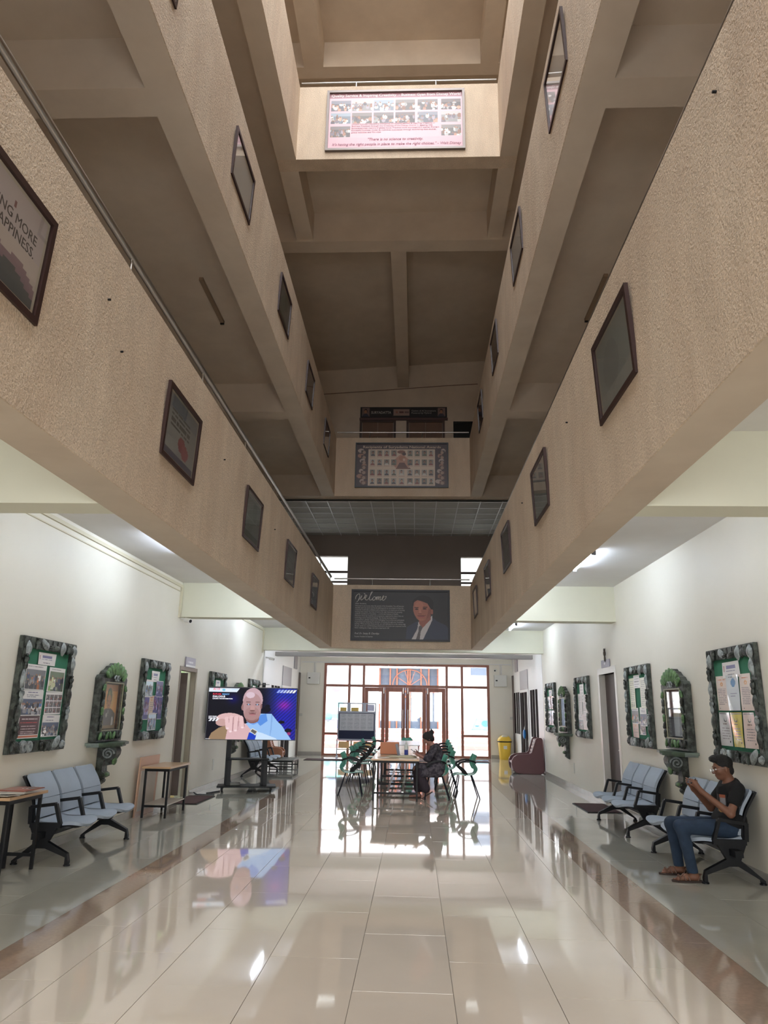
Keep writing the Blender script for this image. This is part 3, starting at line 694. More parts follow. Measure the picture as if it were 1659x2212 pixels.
t = empty('name_board', (-.37,20.395,10.38), 0, 'long dark name board above the two brown upper doors', 'sign')
W_, H_ = 2.64, .34
MB().box(-W_/2,-.03,-H_/2,W_/2,0,H_/2).build('board', BLK, t)
MB().box(-W_/2-.02,-.06,-H_/2-.09,W_/2+.02,0,-H_/2-.02).build('light_trough', mat('sign_trough', (88,66,66)), t)
cv = CV(160, 22, (36,34,38), 2); cv.portrait(.01,.06,.10,.94,bg=(120,100,98)); cv.portrait(.90,.06,.99,.94,bg=(130,108,104)); cv.rect(.38,.16,.57,.86,(156,132,124)); cv.ell(.42,.5,.012,.12,(150,100,90)); cv.rect(.45,.42,.50,.58,(90,60,60)); cv.rect(.515,.42,.56,.58,(110,90,90))
print_sheet('print', cv, W_-.04, H_-.03, PB, t, (0,-.033,0))
text('SURYADATTA', .115, INKD, t, (-.99,-.036,-.05), bold=.015, fit=.61)
text('Centre of AI Innovations\nPowered by MyGrid', .075, INKD, t, (.24,-.036,.02), line=.95, fit=.74)

# ------------------------------------------------------------------ notice boards with modelled frames
CARV = mat('carved_green_black', (30,33,29), rough=.4, dark=(92,100,92), dscale=14, damt=.65, bump=.6, bscale=40)
CARL = mat('carved_pewter', (156,164,164), rough=.35, dark=(70,76,74), dscale=16, damt=.7, bump=.4, bscale=60)
CARG = mat('carved_green_patina', (98,134,86), rough=.45, dark=(48,66,48), dscale=18, damt=.7, bump=.5, bscale=50)
FELT = mat('green_felt', (48,110,84), rough=.95)
PAP = print_mat('pinned_paper', rough=.35, coat=.0); LAM = print_mat('laminated_paper', rough=.2, coat=.9)
bw, bh, fb = 1.24, 1.225, .122
def carve_pieces():
    P = []
    rr = random.Random(3)
    def disc(x, z, r):
        mb = MB(); n = 18; vs = []; fs = []
        for (q, y) in ((r,-.048),(r*1.02,-.07),(r*.8,-.085),(r*.32,-.082),(r*.25,-.062)):
            for j in range(n):
                a = 2*PI*j/n; k = 1+(.05 if (j%2 and q > r*.7) else 0); vs.append((x+q*k*math.cos(a),y,z+q*k*math.sin(a)))
        for i in range(4):
            for j in range(n): fs.append((i*n+j,(i+1)*n+j,(i+1)*n+(j+1)%n,i*n+(j+1)%n))
        mb.add(vs, fs); return mb
    P.append((disc(-.36,-.545,.065), CARL)); P.append((disc(-.235,-.548,.058), CARL))
    def leaf(x, z, L, wd, a):
        mb = MB(); ca, sa = math.cos(a), math.sin(a); rows = []
        for i in range(7):
            t = i/6; hw = wd*math.sin(PI*(.08+.88*t))**.7/2; r = []
            for j in range(5):
                s = (j-2)/2; u = (t-.5)*L; v = s*hw; yy = -.055-.035*(1-s*s)*math.sin(PI*t)-.004*(j%2)
                r.append((x+u*ca-v*sa, yy, z+u*sa+v*ca))
            rows.append(r)
        mb.sheet(rows); return mb
    def figure(x, z, h, a):
        m = Matrix.Translation((x,-.07,z)) @ Matrix.Rotation(a,4,'Y')
        mb = MB(); mb.ell((0,0,h*.40),(h*.09,.02,h*.11),8,5,m); mb.ell((0,0,h*.08),(h*.15,.022,h*.24),8,5,m); mb.ell((-h*.07,0,-h*.28),(h*.06,.018,h*.22),8,4,m); mb.ell((h*.09,0,-.26*h),(h*.06,.018,h*.22),8,4,m)
        mb.ell((-h*.17,0,h*.12),(h*.045,.015,h*.19),8,4,m); mb.ell((h*.19,0,h*.16),(h*.045,.015,h*.17),8,4,m); return mb
    def shell(x, z, r):
        m = Matrix.Translation((x,-.06,z)); mb = MB()
        for k in range(6): mb.ell(((k-2.5)*r*.3,0,-abs(k-2.5)*r*.12),(r*.17,.03,r*.62),6,4,m)
        return mb
    # top strip
    P += [(leaf(-.52,.48,.17,.10,1.6), CARL),(figure(-.36,.54,.13,.2), CARV),(leaf(-.16,.545,.20,.09,-.5), CARL),(figure(-.05,.52,.12,1.3), CARV),(leaf(.08,.52,.2,.07,.2), CARV),(leaf(.26,.53,.16,.10,1.45), CARL),(shell(.42,.54,.08), CARV),(leaf(.55,.52,.15,.12,1.6), CARL)]
    # bottom strip
    P += [(figure(.02,-.545,.13,-.3), CARV),(shell(.18,-.55,.075), CARV),(leaf(.38,-.53,.22,.11,.7), CARL),(shell(-.53,-.52,.08), CARV),(leaf(.54,-.55,.13,.09,.2), CARL)]
    # sides
    for k, z in enumerate((.34,.16,-.02,-.2,-.38)):
        P.append(((figure(-.55,z,.17,0) if k%2 == 0 else leaf(-.555,z,.2,.08,1.5)), CARL if k in (1,2) else CARV))
        P.append(((leaf(.555,z+.03,.19,.08,1.7) if k%2 == 0 else figure(.55,z,.16,.1)), CARL if k in (0,3) else CARV))
    return P
bx = MB(); ring(bx, bw, bh, fb, -.048, 0)
# slightly lumpy outer strips
for k in range(10):
    a = -bw/2+bw*(k+.5)/10; bx.cbox((a,-.05,bh/2-.06),(bw/10*.8,.012,.085+.03*R.random())); bx.cbox((a,-.05,-bh/2+.06),(bw/10*.85,.012,.085+.03*R.random()))
    c = -bh/2+bh*(k+.5)/10; bx.cbox((-bw/2+.06,-.05,c),(.085+.03*R.random(),.012,bh/10*.8)); bx.cbox((bw/2-.06,-.05,c),(.085+.03*R.random(),.012,bh/10*.8))
board_frame_mesh = bx.mesh('frame', CARV)
felt_mesh = MB().box(-bw/2+fb-.01,-.02,-bh/2+fb-.01,bw/2-fb+.01,-.003,bh/2-fb+.01).mesh('felt_panel', FELT)
carv = [(m.mesh('carving', mt, True)) for m, mt in carve_pieces()]
def paper(t, x, z, w, h, kind, seed, lam=False, curl=.006, tone=(226,224,222), extra=None):
    cv = CV(max(10,int(w*110)), max(10,int(h*110)), tone, seed)
    if kind == 'head':
        cv.rect(.22,.22,.78,.42,(120,120,160)); cv.rows(.2,.5,.8,.62,1,(150,150,170),.5); cv.rows(.3,.74,.7,.86,1,(110,110,120),.5); cv.rect(.06,.25,.12,.6,(190,150,150))
    elif kind == 'photo':
        cv.rows(.1,.05,.9,.13,1,(150,148,150),.4); cv.photo(.02,.2,.98,.97,base=(92,94,98),lights=((230,226,220),(70,96,150),(200,120,70),(50,54,60),(110,130,110)),n=26)
    elif kind == 'photog':
        cv.rows(.15,.05,.9,.12,1,(160,160,160),.4); cv.photo(.06,.18,.95,.96,base=(86,100,80),lights=((210,214,170),(120,150,100),(60,70,90),(226,226,214)),n=26)
    elif kind == 'report':
        cv.rows(.25,.07,.75,.12,1,(120,120,150),.5); cv.rows(.2,.16,.8,.28,2,(140,140,150),.4); cv.photo(.02,.36,.98,.97,base=(70,78,96),lights=((226,226,226),(80,110,160),(170,170,176),(50,52,58)),n=34)
    elif kind == 'grid':
        for a in range(4):
            for b in range(3): cv.photo(.04+a*.24,.12+b*.29,.25+a*.24,.36+b*.29,base=(88,84,84),lights=((210,200,196),(170,50,50),(90,110,130)),n=7)
    elif kind == 'maroon':
        cv.rect(.03,.02,.97,.86,(84,58,62)); cv.rows(.12,.1,.88,.2,1,(226,214,214),.6); cv.rows(.08,.26,.92,.36,1,(180,70,70),.5); cv.rows(.14,.42,.86,.8,6,(190,170,172),.4); cv.rect(.03,.88,.97,.98,(196,110,80))
    elif kind == 'poster':
        cv.rect(.02,.04,.98,.98,(90,94,140)); cv.photo(.04,.06,.96,.8,base=(84,80,120),lights=((180,180,220),(150,80,120),(60,70,110),(210,200,220)),n=22)
    elif kind == 'spray':
        cv.photo(.04,.1,.96,.96,base=(176,192,200),lights=((120,150,190),(220,226,226),(150,140,180),(96,120,110)),n=26)
    elif kind == 'leaflet':
        cv.rows(.2,.05,.85,.14,2,(190,120,80),.5); cv.ell(.5,.24,.12,.06,(210,150,90)); cv.ell(.5,.24,.05,.03,tone); cv.rows(.15,.36,.85,.84,10,(160,150,150),.35); cv.ell(.2,.93,.03,.015,(50,50,50))
    elif kind == 'bluelogo':
        cv.rows(.2,.04,.9,.08,1,(120,120,130),.5); cv.ell(.55,.22,.18,.12,(70,120,170)); cv.rows(.3,.5,.8,.62,2,(150,150,170),.4); cv.rows(.3,.86,.8,.9,1,(120,120,120),.4)
    elif kind == 'cert':
        cv.rect(.04,.02,.96,.05,(110,110,116)); cv.ell(.5,.22,.14,.07,(90,84,86)); cv.ell(.5,.19,.11,.06,tone); cv.rows(.3,.32,.7,.36,1,(100,60,60),.5); cv.rows(.2,.42,.85,.8,10,(140,132,134),.35); cv.ell(.8,.88,.05,.03,(60,60,64))
    elif kind == 'lines':
        cv.rows(.12,.08,.88,.92,14,(150,150,150),.3)
    elif kind == 'newspaper':
        cv.rows(.05,.04,.95,.10,1,(60,60,60),.7); cv.rows(.05,.15,.48,.95,16,(130,130,130),.4); cv.photo(.52,.16,.95,.45); cv.rows(.52,.5,.95,.95,10,(130,130,130),.4)
    k = R.uniform(-.012,.012)
    ph = R.random()*6
    return print_sheet('paper', cv, w, h, LAM if lam else PAP, t, (x,-.024,z), (0,k,0), curve=lambda u, v: -.004-curl*(.5+.5*np.sin(3.1*u+2.3*v+ph)))
def board(y, left, label, papers, z=None):
    z = z or (1.72 if left else 1.745)
    t = empty('notice_board', ((WL+.005) if left else (WR-.005), y, z), WALL_L if left else WALL_R, label, 'notice board', 'notice boards with modelled frames')
    inst(board_frame_mesh, 'frame', t); inst(felt_mesh, 'felt_panel', t)
    for me in carv: inst(me, 'carving', t)
    for i, p in enumerate(papers): paper(t, *p[:5], seed=int(y*7)+i, **(p[5] if len(p) > 5 else {}))
    return t
board(8.27, True, 'notice board on the left wall above the three grey seats', [
    (-.03,.395,.40,.135,'head'),(-.235,.185,.44,.275,'photo'),(.25,.175,.40,.275,'photog'),(-.235,-.09,.44,.27,'report'),(.25,-.09,.40,.25,'grid'),(-.235,-.345,.44,.235,'maroon'),(.25,-.34,.40,.24,'report')])
board(11.84, True, 'notice board with bluish posters above the small side table', [
    (-.0,.36,.36,.17,'head'),(-.24,.17,.32,.26,'spray'),(.24,.17,.34,.26,'poster'),(-.30,-.13,.24,.36,'poster'),(.34,-.12,.22,.38,'poster'),(-.07,-.08,.22,.28,'leaflet',dict(tone=(214,196,170))),(.12,-.08,.2,.28,'poster'),(.02,-.34,.36,.27,'spray')])
board(15.7, True, 'notice board partly hidden behind the left edge of the television', [
    (.0,.38,.36,.15,'head'),(-.25,.15,.4,.3,'report'),(.25,.15,.4,.3,'report'),(-.25,-.2,.4,.34,'photo'),(.25,-.2,.4,.34,'photog')])
board(19.3, True, 'notice board at the far end of the left wall, mostly behind the television', [
    (.0,.38,.36,.15,'head'),(-.25,.15,.4,.3,'report'),(.25,.15,.4,.3,'spray'),(-.25,-.2,.4,.34,'report'),(.25,-.2,.4,.34,'photo')])
board(8.29, False, 'notice board above the seated man with six laminated leaflets, one yellow', [
    (-.02,.37,.44,.17,'head'),
    (-.31,.12,.28,.38,'leaflet',dict(tone=(224,206,196),lam=True)),(-.01,.12,.28,.38,'bluelogo',dict(tone=(206,214,220),lam=True,curl=.016)),(.30,.12,.28,.38,'leaflet',dict(tone=(226,208,198),lam=True)),
    (-.31,-.27,.28,.36,'cert',dict(tone=(196,196,196),lam=True,curl=.016)),(-.0,-.27,.28,.36,'cert',dict(tone=(206,190,74),lam=True,curl=.016)),(.30,-.27,.28,.36,'cert',dict(tone=(218,196,186),lam=True,curl=.014))])
board(11.8, False, 'notice board between the right doorway and the carved wall niche', [
    (-.02,.37,.3,.2,'lines'),(-.28,.19,.30,.48,'lines',dict(tone=(222,222,196))),(.28,.19,.28,.46,'lines',dict(tone=(222,222,206))),(-.22,-.15,.36,.24,'photo'),(.2,-.16,.32,.28,'report'),(-.24,-.36,.3,.24,'leaflet',dict(tone=(206,180,170))),(.12,-.33,.3,.2,'photo')])
board(15.7, False, 'notice board just beyond the right doorway covered in white sheets', [
    (.0,.28,.4,.36,'lines'),(-.2,.02,.4,.5,'lines',dict(tone=(214,208,206))),(.22,.0,.38,.5,'lines',dict(tone=(220,214,212))),(-.22,-.3,.4,.3,'report'),(.2,-.3,.4,.3,'lines',dict(tone=(216,204,204)))])
board(19.3, False, 'notice board at the far end of the right wall beside the maroon seat', [
    (.0,.36,.4,.16,'head'),(-.24,.12,.44,.32,'spray',dict(lam=True)),(.24,.12,.42,.32,'photo',dict(lam=True)),(-.24,-.25,.44,.36,'photo',dict(lam=True)),(.24,-.25,.42,.36,'spray',dict(lam=True))])

# ------------------------------------------------------------------ niches and the shelves under them
nw, nh = .84, .92
def niche_mesh():
    f = MB(); a, b = nw/2, nh/2; iw, it, ib = .29, .30, .31
    f.box(-a,-.10,-b,a,0,-ib).box(-a,-.10,-ib,-iw,0,it).box(iw,-.10,-ib,a,0,it)
    arc = [(-a,it),(a,it),(a*1.02,.36),(a*.93,.40),(a*.78,.41),(a*.66,.455),(a*.46,.48),(a*.28,.53),(a*.1,.545),(0,.575),(-a*.1,.545),(-a*.28,.53),(-a*.46,.48),(-a*.66,.455),(-a*.78,.41),(-a*.93,.40),(-a*1.02,.36)]
    f.prism(arc, -.10, 0)
    return f
nfm = niche_mesh().mesh('frame', CARV)
lip = MB(); iw, it, ib = .29, .30, .31
lip.box(-iw-.012,-.112,it,iw+.012,-.1,it+.014).box(-iw-.012,-.112,-ib-.014,iw+.012,-.1,-ib).box(-iw-.012,-.112,-ib,-iw,-.1,it).box(iw,-.112,-ib,iw+.012,-.1,it)
lipm = lip.mesh('inner_lip', mat('brass_lip', (140,138,112), rough=.4, metal=.4))
backm = MB().box(-iw,-.042,-ib,iw,-.002,it).mesh('back_panel', mat('niche_back_dark', (30,28,28), rough=.5))
crest = []
for k in range(9):      # leaves fanned round the crown of the arch
    a = -1.25+2.5*k/8
    m = Matrix.Translation((math.sin(a)*.27,-.115,.345+math.cos(a)*.10)) @ Matrix.Rotation(a*.7,4,'Y')
    crest.append(MB().ell((0,0,.05),(.034,.03,.095-.03*abs(a)/1.25),8,6,m).ell((.02,.0,.0),(.02,.02,.05),6,4,m).mesh('crest_leaf', CARG, True))
for sgn in (-1,1):
    crest.append(MB().tube([(sgn*(.04+.05*math.cos(q)*(1-q/9)),-.125,.36+.05*math.sin(q)*(1-q/9)) for q in [i*.5 for i in range(12)]], .011, 6).mesh('crest_scroll', CARL, True))
for sgn in (-1,1):
    for k in range(6):
        m = Matrix.Translation((sgn*.355,-.115,.24-k*.1)) @ Matrix.Rotation(sgn*.35*(1 if k%2 else -1),4,'Y')
        crest.append(MB().ell((0,0,0),(.035,.02,.05),8,5,m).ell((sgn*.02,0,-.03),(.02,.018,.03),6,4,m).mesh('side_ornament', CARG if k%3 == 0 else CARV, True))
for k in range(7):
    m = Matrix.Translation((-.33+k*.11,-.115,-.385)) @ Matrix.Rotation((-1)**k*.5,4,'Y')
    crest.append(MB().ell((0,0,0),(.028,.022,.06),8,5,m).mesh('base_leaf', CARG if k in (0,2,3,4) else CARV, True))
def niche(y, left, label, cvs, glare=True):
    z = 1.63
    t = empty('wall_niche', ((WL+.004) if left else (WR-.004), y, z-(.02 if left else -.01)), WALL_L if left else WALL_R, label, 'wall niche', 'carved wall niches')
    inst(nfm,'frame',t); inst(lipm,'inner_lip',t); inst(backm,'back_panel',t)
    for me in crest: inst(me, me.name.split('.')[0], t)
    print_sheet('print', cvs, .54, .58, PRT, t, (0,-.045,-.005))
    MB().add([(-iw,-.094,-ib),(iw,-.094,-ib),(iw,-.094,it),(-iw,-.094,it)],[(0,1,2,3)]).build('glass', GLR, t)
    return t
cv = CV(44, 60, (226,158,84), 4)
cv.rect(0,0,1,.15,(190,126,74)); cv.ell(.55,.36,.24,.24,(210,164,92)); cv.ell(.5,.30,.16,.23,(70,84,50)); cv.ell(.49,.27,.07,.12,(130,140,70)); cv.ell(.5,.40,.125,.17,(176,124,84)); cv.ell(.44,.38,.025,.012,(60,40,30)); cv.ell(.56,.38,.025,.012,(60,40,30)); cv.rect(.45,.47,.55,.485,(110,60,50))
cv.poly([(.02,1),(.08,.66),(.34,.55),(.66,.55),(.94,.66),(.98,1)],(60,60,68)); cv.rect(.48,.58,.52,.66,(150,150,150)); cv.ell(.42,.70,.05,.05,(176,170,166)); cv.ell(.8,.85,.06,.12,(200,200,205)); cv.rect(0,.93,1,1,(126,98,60))
niche(10.07, True, 'carved niche on the left wall with a framed portrait in a dark coat', cv)
def mirror_cv(seed):
    c = CV(40,56,(176,184,188),seed); c.rect(0,0,.18,1,(40,38,40)); c.poly([(.2,.16),(.6,.10),(1,.24),(1,.3),(.6,.17),(.2,.24)],(80,90,84)); c.poly([(.55,.18),(.95,.28),(.9,.5),(.55,.42)],(176,190,120)); c.poly([(.6,.45),(.95,.5),(.8,.95),(.5,.98)],(120,126,130)); c.ell(.7,.6,.12,.2,(90,96,100)); return c
niche(10.05, False, 'carved niche with glassy picture behind the seated man on the right wall', mirror_cv(3))
niche(17.45, False, 'carved niche between the two farthest notice boards on the right wall', mirror_cv(9))
niche(17.45, True, 'carved niche hidden behind the television on the left wall', mirror_cv(12))
# shelf on a scrolled bracket
sh = []
prof = [(-.50,0),(-.44,-.16),(-.30,-.27),(0,-.33),(.30,-.27),(.44,-.16),(.50,0)]
sh.append(('shelf_top', MB().prism(prof, -.016, .016, 'xy').prism([(x*.9,y*.9) for x,y in prof], -.04, -.016, 'xy').mesh('shelf_top', mat('green_shelf', (74,92,74), rough=.4, dark=(40,46,42), dscale=10, damt=.5))))
br = [(0,-.04),(-.235,-.04),(-.26,-.09),(-.255,-.14),(-.22,-.20),(-.17,-.235),(-.18,-.27),(-.15,-.28),(-.115,-.24),(-.13,-.20),(-.10,-.22),(-.085,-.30),(-.09,-.36),(-.13,-.385),(-.135,-.42),(-.10,-.44),(-.07,-.45),(-.09,-.475),(-.08,-.50),(-.04,-.53),(0,-.55)]
bb = MB().prism([(y,z) for y,z in br], -.085, .085, 'yz')
sh.append(('bracket', bb.mesh('bracket', CARV)))
for sx in (-.088,.088):
    sp = [(sx,-.15-.085*math.cos(q)*(1-q/14),-.13+.075*math.sin(q)*(1-q/14)) for q in [i*.5 for i in range(24)]]
    sh.append(('scroll', MB().tube(sp, .012, 6).mesh('scroll', CARL, True)))
sh.append(('knob', MB().ell((0,-.115,-.40),(.095,.03,.03),10,6).mesh('knob', CARG, True)))
sh.append(('knob', MB().ell((0,-.07,-.47),(.09,.03,.03),10,6).mesh('knob', CARV, True)))
sh.append(('leaf', MB().ell((0,-.21,-.22),(.07,.03,.06),10,6).mesh('leaf', CARG, True)))
def shelf(y, left, label):
    t = empty('bracket_shelf', ((WL+.002) if left else (WR-.002), y, 1.125 if left else 1.15), WALL_L if left else WALL_R, label, 'shelf', 'carved shelves under the niches')
    for n_, me in sh: inst(me, n_, t)
shelf(10.07, True, 'carved green shelf on a scroll bracket under the coat portrait niche')
shelf(10.05, False, 'carved shelf on a scroll bracket between the two right hand seat rows')
shelf(17.45, False, 'small looking carved shelf on a bracket at the far right wall')
shelf(17.45, True, 'carved shelf on a bracket behind the television stand, left wall')

# ------------------------------------------------------------------ signs, lantern, cameras, boxes, switch plates
t = empty('door_sign', (WL+.005,13.7,2.42), WALL_L, 'grey and white sign plate above the left doorway', 'sign')
MB().box(-.30,-.02,-.09,.30,0,.09).build('plate', mat('sign_grey', (150,146,160), rough=.4), t)
cv = CV(30,10,(160,156,174),3); cv.rect(0,.82,1,1,(226,226,226)); cv.rows(.2,.4,.85,.62,1,(240,240,244),.9); print_sheet('print', cv, .58,.17,PAP,t,(0,-.022,0))
t = empty('door_sign', (WR-.005,13.72,2.51), WALL_R, 'small grey sign plate above the right doorway', 'sign')
MB().box(-.28,-.02,-.07,.28,0,.07).build('plate', mat('sign_grey'), t)
MB().box(-.06,-.024,-.02,.06,-.02,.02).build('emblem', mat('sign_white', (236,236,240)), t)
t = empty('hanging_ornament', (WR-.005,13.67,2.66), WALL_R, 'small dark figure ornament hanging above the right doorway', 'ornament')
o = MB().ell((0,-.03,.03),(.03,.025,.06)).ell((0,-.03,.09),(.022,.02,.025)).ell((0,-.03,-.06),(.02,.018,.06)).tube([(0,-.02,.1),(0,-.01,.13)],.004,6).build('body', mat('dark_bronze', (60,52,40), rough=.4, metal=.4), t, smooth=True)
MB().tube([(-.03,-.03,.11),(0,-.035,.115),(.05,-.03,.1)], .01, 6).build('hat', mat('dark_bronze'), t)
def camera_thing(loc, rz, label):
    t = empty('security_camera', loc, rz, label, 'security camera', 'white security cameras')
    MB().tube([(0,.07,0),(0,-.06,-.02)], .02, 8).build('bracket', WHT, t)
    MB().tube([(0,-.05,-.03),(0,-.19,-.06)], .042, 12).build('housing', mat('white_plastic', (232,232,230), rough=.3), t)
    MB().tube([(0,-.185,-.06),(0,-.195,-.062)], .03, 12).build('lens', DKMET, t)
camera_thing((WL+.08,12.86,3.15), 1.0, 'white security camera under the cross beam on the left wall')
camera_thing((-4.2,20.8,3.02), WALL_L, 'white security camera at the left corner of the foyer opening')
camera_thing((3.0,27.28,3.13), -.3, 'white security camera on the entrance wall beside the right meter box')
for x, lab in ((-3.73,'white meter box left of the glass entrance wall'),(3.15,'white meter box right of the glass entrance wall')):
    t = empty('meter_box', (x,27.298,2.71), 0, lab, 'electrical box', 'meter boxes beside the entrance')
    MB().box(-.23,-.14,-.21,.23,0,.21).build('case', mat('grey_white_metal', (206,206,200), rough=.4), t, bevel=.008)
    MB().box(-.215,-.15,-.195,.215,-.141,.195).build('door', mat('grey_white_metal'), t)
    MB().box(-.18,-.157,-.015,-.11,-.15,.03).build('lock', DKMET, t)
    MB().tube([(.0,-.03,.21),(.0,-.03,.58)], .014, 6).build('conduit', WHT, t); MB().tube([(.05,-.03,.21),(.05,-.03,.58)], .014, 6).build('conduit', WHT, t)
tag(MB().tube([(-4.2,27.27,3.30),(3.55,27.27,3.30)], .018, 6).build('conduit', WHT), 'white conduit running along the top of the entrance wall', 'conduit')
tr = MB().box(WL+.001,5.8,3.70,WL+.03,12.86,3.745).box(WL,5.8,3.62,WL+.02,12.8,3.635).box(WL,12.78,3.16,WL+.03,12.86,3.70).box(WL,13.2,3.70,WL+.03,20.25,3.745).box(WL,20.16,3.1,WL+.03,20.22,3.7)
tag(tr.build('trim_1', mat('cream_trunking', (214,208,184), rough=.5)), kind='structure')
for x, y, l_, lab in ((WL,15.9,True,'blank socket plate low on the left wall below the television'),(WR,17.0,False,'blank socket plate low on the right wall below the far niche')):
    t = MB().box(-.04,-.008,-.11,.04,0,.11).build('socket_plate', mat('plate_cream', (206,206,196), rough=.4), loc=(x,y,.45), rot=(0,0,WALL_L if l_ else WALL_R)); tag(t, lab, 'socket plate')
for x, lab in ((-4.2,'switch plate on the left side of the foyer'),(3.52,'switch plate on the right side of the foyer')):
    tag(MB().box(x-.05,27.28,1.35,x+.1,27.298,1.45).build('switch_plate', mat('plate_cream')), lab, 'switch')

# ------------------------------------------------------------------ tube lights
TUBE = mat('tube_glow', (255,255,255), emit=(225,238,255), estr=78.0)
def tube_light(x, y, z, label, power, along='y', rot=0):
    t = empty('tube_light', (x,y,z), rot, label, 'tube light', 'ceiling tube lights')
    MB().box(-.035,-.62,-.03,.035,.62,0).build('batten', mat('white_plastic'), t)
    for s in (-1,1): MB().box(-.03,s*.61-.015,-.085,.03,s*.61+.015,-.03).build('end_holder', mat('holder_grey', (120,120,125)), t)
    MB().tube([(0,-.595,-.062),(0,.595,-.062)], .014, 8).build('tube', TUBE, t)
    return t
TP = 62
tube_light(2.45,10.4,3.8,'lit tube light on the right aisle ceiling nearer the viewer',TP)
tube_light(2.55,18.95,3.8,'lit tube light at the far end of the right aisle ceiling',TP)
tube_light(-3.36,17.4,3.8,'lit tube light on the left aisle ceiling behind the television bay',TP)
tube_light(-3.3,9.6,3.8,'lit tube light on the left aisle ceiling nearer the viewer',TP)
for x, lab in ((-3.2,'leftmost'),(-1.3,'second'),(.6,'third'),(2.6,'rightmost')):  # unseen tubes added to brighten the foyer walls
    tube_light(x,21.15,3.62,'added fill tube light on the foyer ceiling hidden by the beam, %s of the row' % lab,TP,rot=PI/2)
for side, x in (('left',-2.62),('right',1.86)):  # extra tubes added out of view to even the light on aisle walls
    for y, lab in ((7.3,'nearest the viewer'),(12.0,'just before the second cross beam'),(14.8,'just past the second cross beam'),(18.9,'nearest the foyer')):
        tube_light(x,y,3.79,'added fill tube light hidden behind the long %s beam, %s' % (side, lab),TP)
# dead batten and roof fitting seen overhead
t = empty('unlit_batten', (.25,11.0,16.2), 0, 'unlit batten on the roof slab at the top of the picture', 'light fitting')
MB().box(-.62,-.03,-.06,.62,.03,0).build('batten', mat('dusty_brown', (140,118,96)), t); MB().ell((0,0,-.12),(.07,.05,.07)).build('bulb_holder', mat('dusty_brown'), t)
for x, y, lab in ((-3.2,9.9,'unlit batten on the ceiling over the left first floor gallery'),(2.75,9.9,'unlit batten on the ceiling over the right first floor gallery')):
    t = empty('unlit_batten', (x,y,7.78), 0, lab, 'light fitting'); MB().box(-.03,-.62,-.05,.03,.62,0).build('batten', mat('dusty_brown'), t); MB().box(-.03,.6,-.07,.03,.63,0).build('end_holder', DKMET, t)
# ------------------------------------------------------------------ waiting benches
FAB = mat('grey_blue_seat_cover', (168,180,194), rough=.75, var=.05, vscale=3, bump=.25, bscale=240)
BKP = mat('black_seat_plastic', (15,16,19), rough=.5, spec=.3)
def catmull(P, n=4):
    out = []
    for i in range(len(P)-1):
        p0,p1,p2,p3 = [Vector(P[j]) for j in (max(i-1,0),i,i+1,min(i+2,len(P)-1))]
        for k in range(n):
            u = k/n; out.append(0.5*((2*p1)+(p2-p0)*u+(2*p0-5*p1+4*p2-p3)*u*u+(3*p1-p0-3*p2+p3)*u**3))
    out.append(Vector(P[-1])); return out
def pad(prof, width, t, halfw, dish=0.0, nj=9):
    """profile in (u,z) swept over v; halfw(s) scales the half width along it"""
    P = catmull([(p[0],p[1]) for p in prof], 4); n = len(P); rows = []
    nr = []
    for i, p in enumerate(P):
        d = (P[min(i+1,n-1)]-P[max(i-1,0)]).normalized(); nn = Vector((-d.y, d.x)); nr.append(Vector((nn.x,0,nn.y)))
        hw = halfw(i/(n-1))*width/2; r = []
        for j in range(nj):
            s = -1+2*j/(nj-1); k = dish*(s*s)
            r.append((p.x+nn.x*k, hw*s, p.y+nn.y*k))
        rows.append(r)
    return MB().slab(rows, t, lambda i: nr[i])
def rnd(s, a=.12, p=.5):      # rounded ends for pads
    e = min(s, 1-s)
    return 1.0 if e > a else (1-.16*(1-e/a)**2)
seat_m = pad([(.20,.435),(.30,.408),(.45,.405),(.58,.415),(.66,.405),(.70,.375)], .50, .035, lambda s: (1 if s < .62 else math.sqrt(max(.04,1-((s-.62)/.40)**2))*.999), .012).mesh('seat', FAB, True)
seatsh_m = pad([(.19,.40),(.30,.375),(.45,.372),(.58,.38),(.64,.372)], .50, .02, lambda s: 1 if s < .6 else math.sqrt(max(.05,1-((s-.6)/.42)**2))).mesh('seat_shell', BKP, True)
lumb_m = pad([(.185,.63),(.205,.52),(.215,.45)], .49, .03, lambda s: 1, .012).mesh('lumbar_pad', FAB, True)
back_m = pad([(.045,.885),(.10,.80),(.15,.72),(.185,.635)], .49, .03, lambda s: 1 if s > .12 else .90+.10*math.sqrt(s/.12), .012).mesh('backrest', FAB, True)
bsh_m = pad([(.02,.875),(.075,.79),(.13,.70),(.17,.60),(.195,.48),(.19,.40)], .52, .022, lambda s: 1, .0).mesh('back_shell', BKP, True)
arm_m = MB()
for seg in (((.155,.565),(.42,.60)),((.42,.60),(.49,.40))):
    arm_m.bar((seg[0][0],0,seg[0][1]),(seg[1][0],0,seg[1][1]),.045,.032)
arm_m.bar((.155,0,.57),(.17,0,.40),.045,.04); arm_m.bar((.17,0,.39),(.50,0,.39),.045,.05)
arm_m = arm_m.mesh('armrest', BKP)
leg = MB()
leg.prism([(.02,.04),(.24,.22),(.20,.31),(.16,.40),(.48,.40),(.42,.30),(.38,.23),(.60,.12),(.62,.05),(.62,.02),(.585,.02),(.585,.085),(.36,.165),(.27,.165),(.055,.04),(.055,.02),(.02,.02)], -.028, .028)
for u in (.037,.602): leg.lathe([(.035,0),(.035,.012),(.022,.022),(.018,.03)], 12, (u,0,0))
leg_m = leg.mesh('leg', BKP)
beam_m = MB().box(.27,-.98,.27,.35,.98,.33).mesh('beam', BKP)
arms_v = [-.825,-.275,.275,.825]
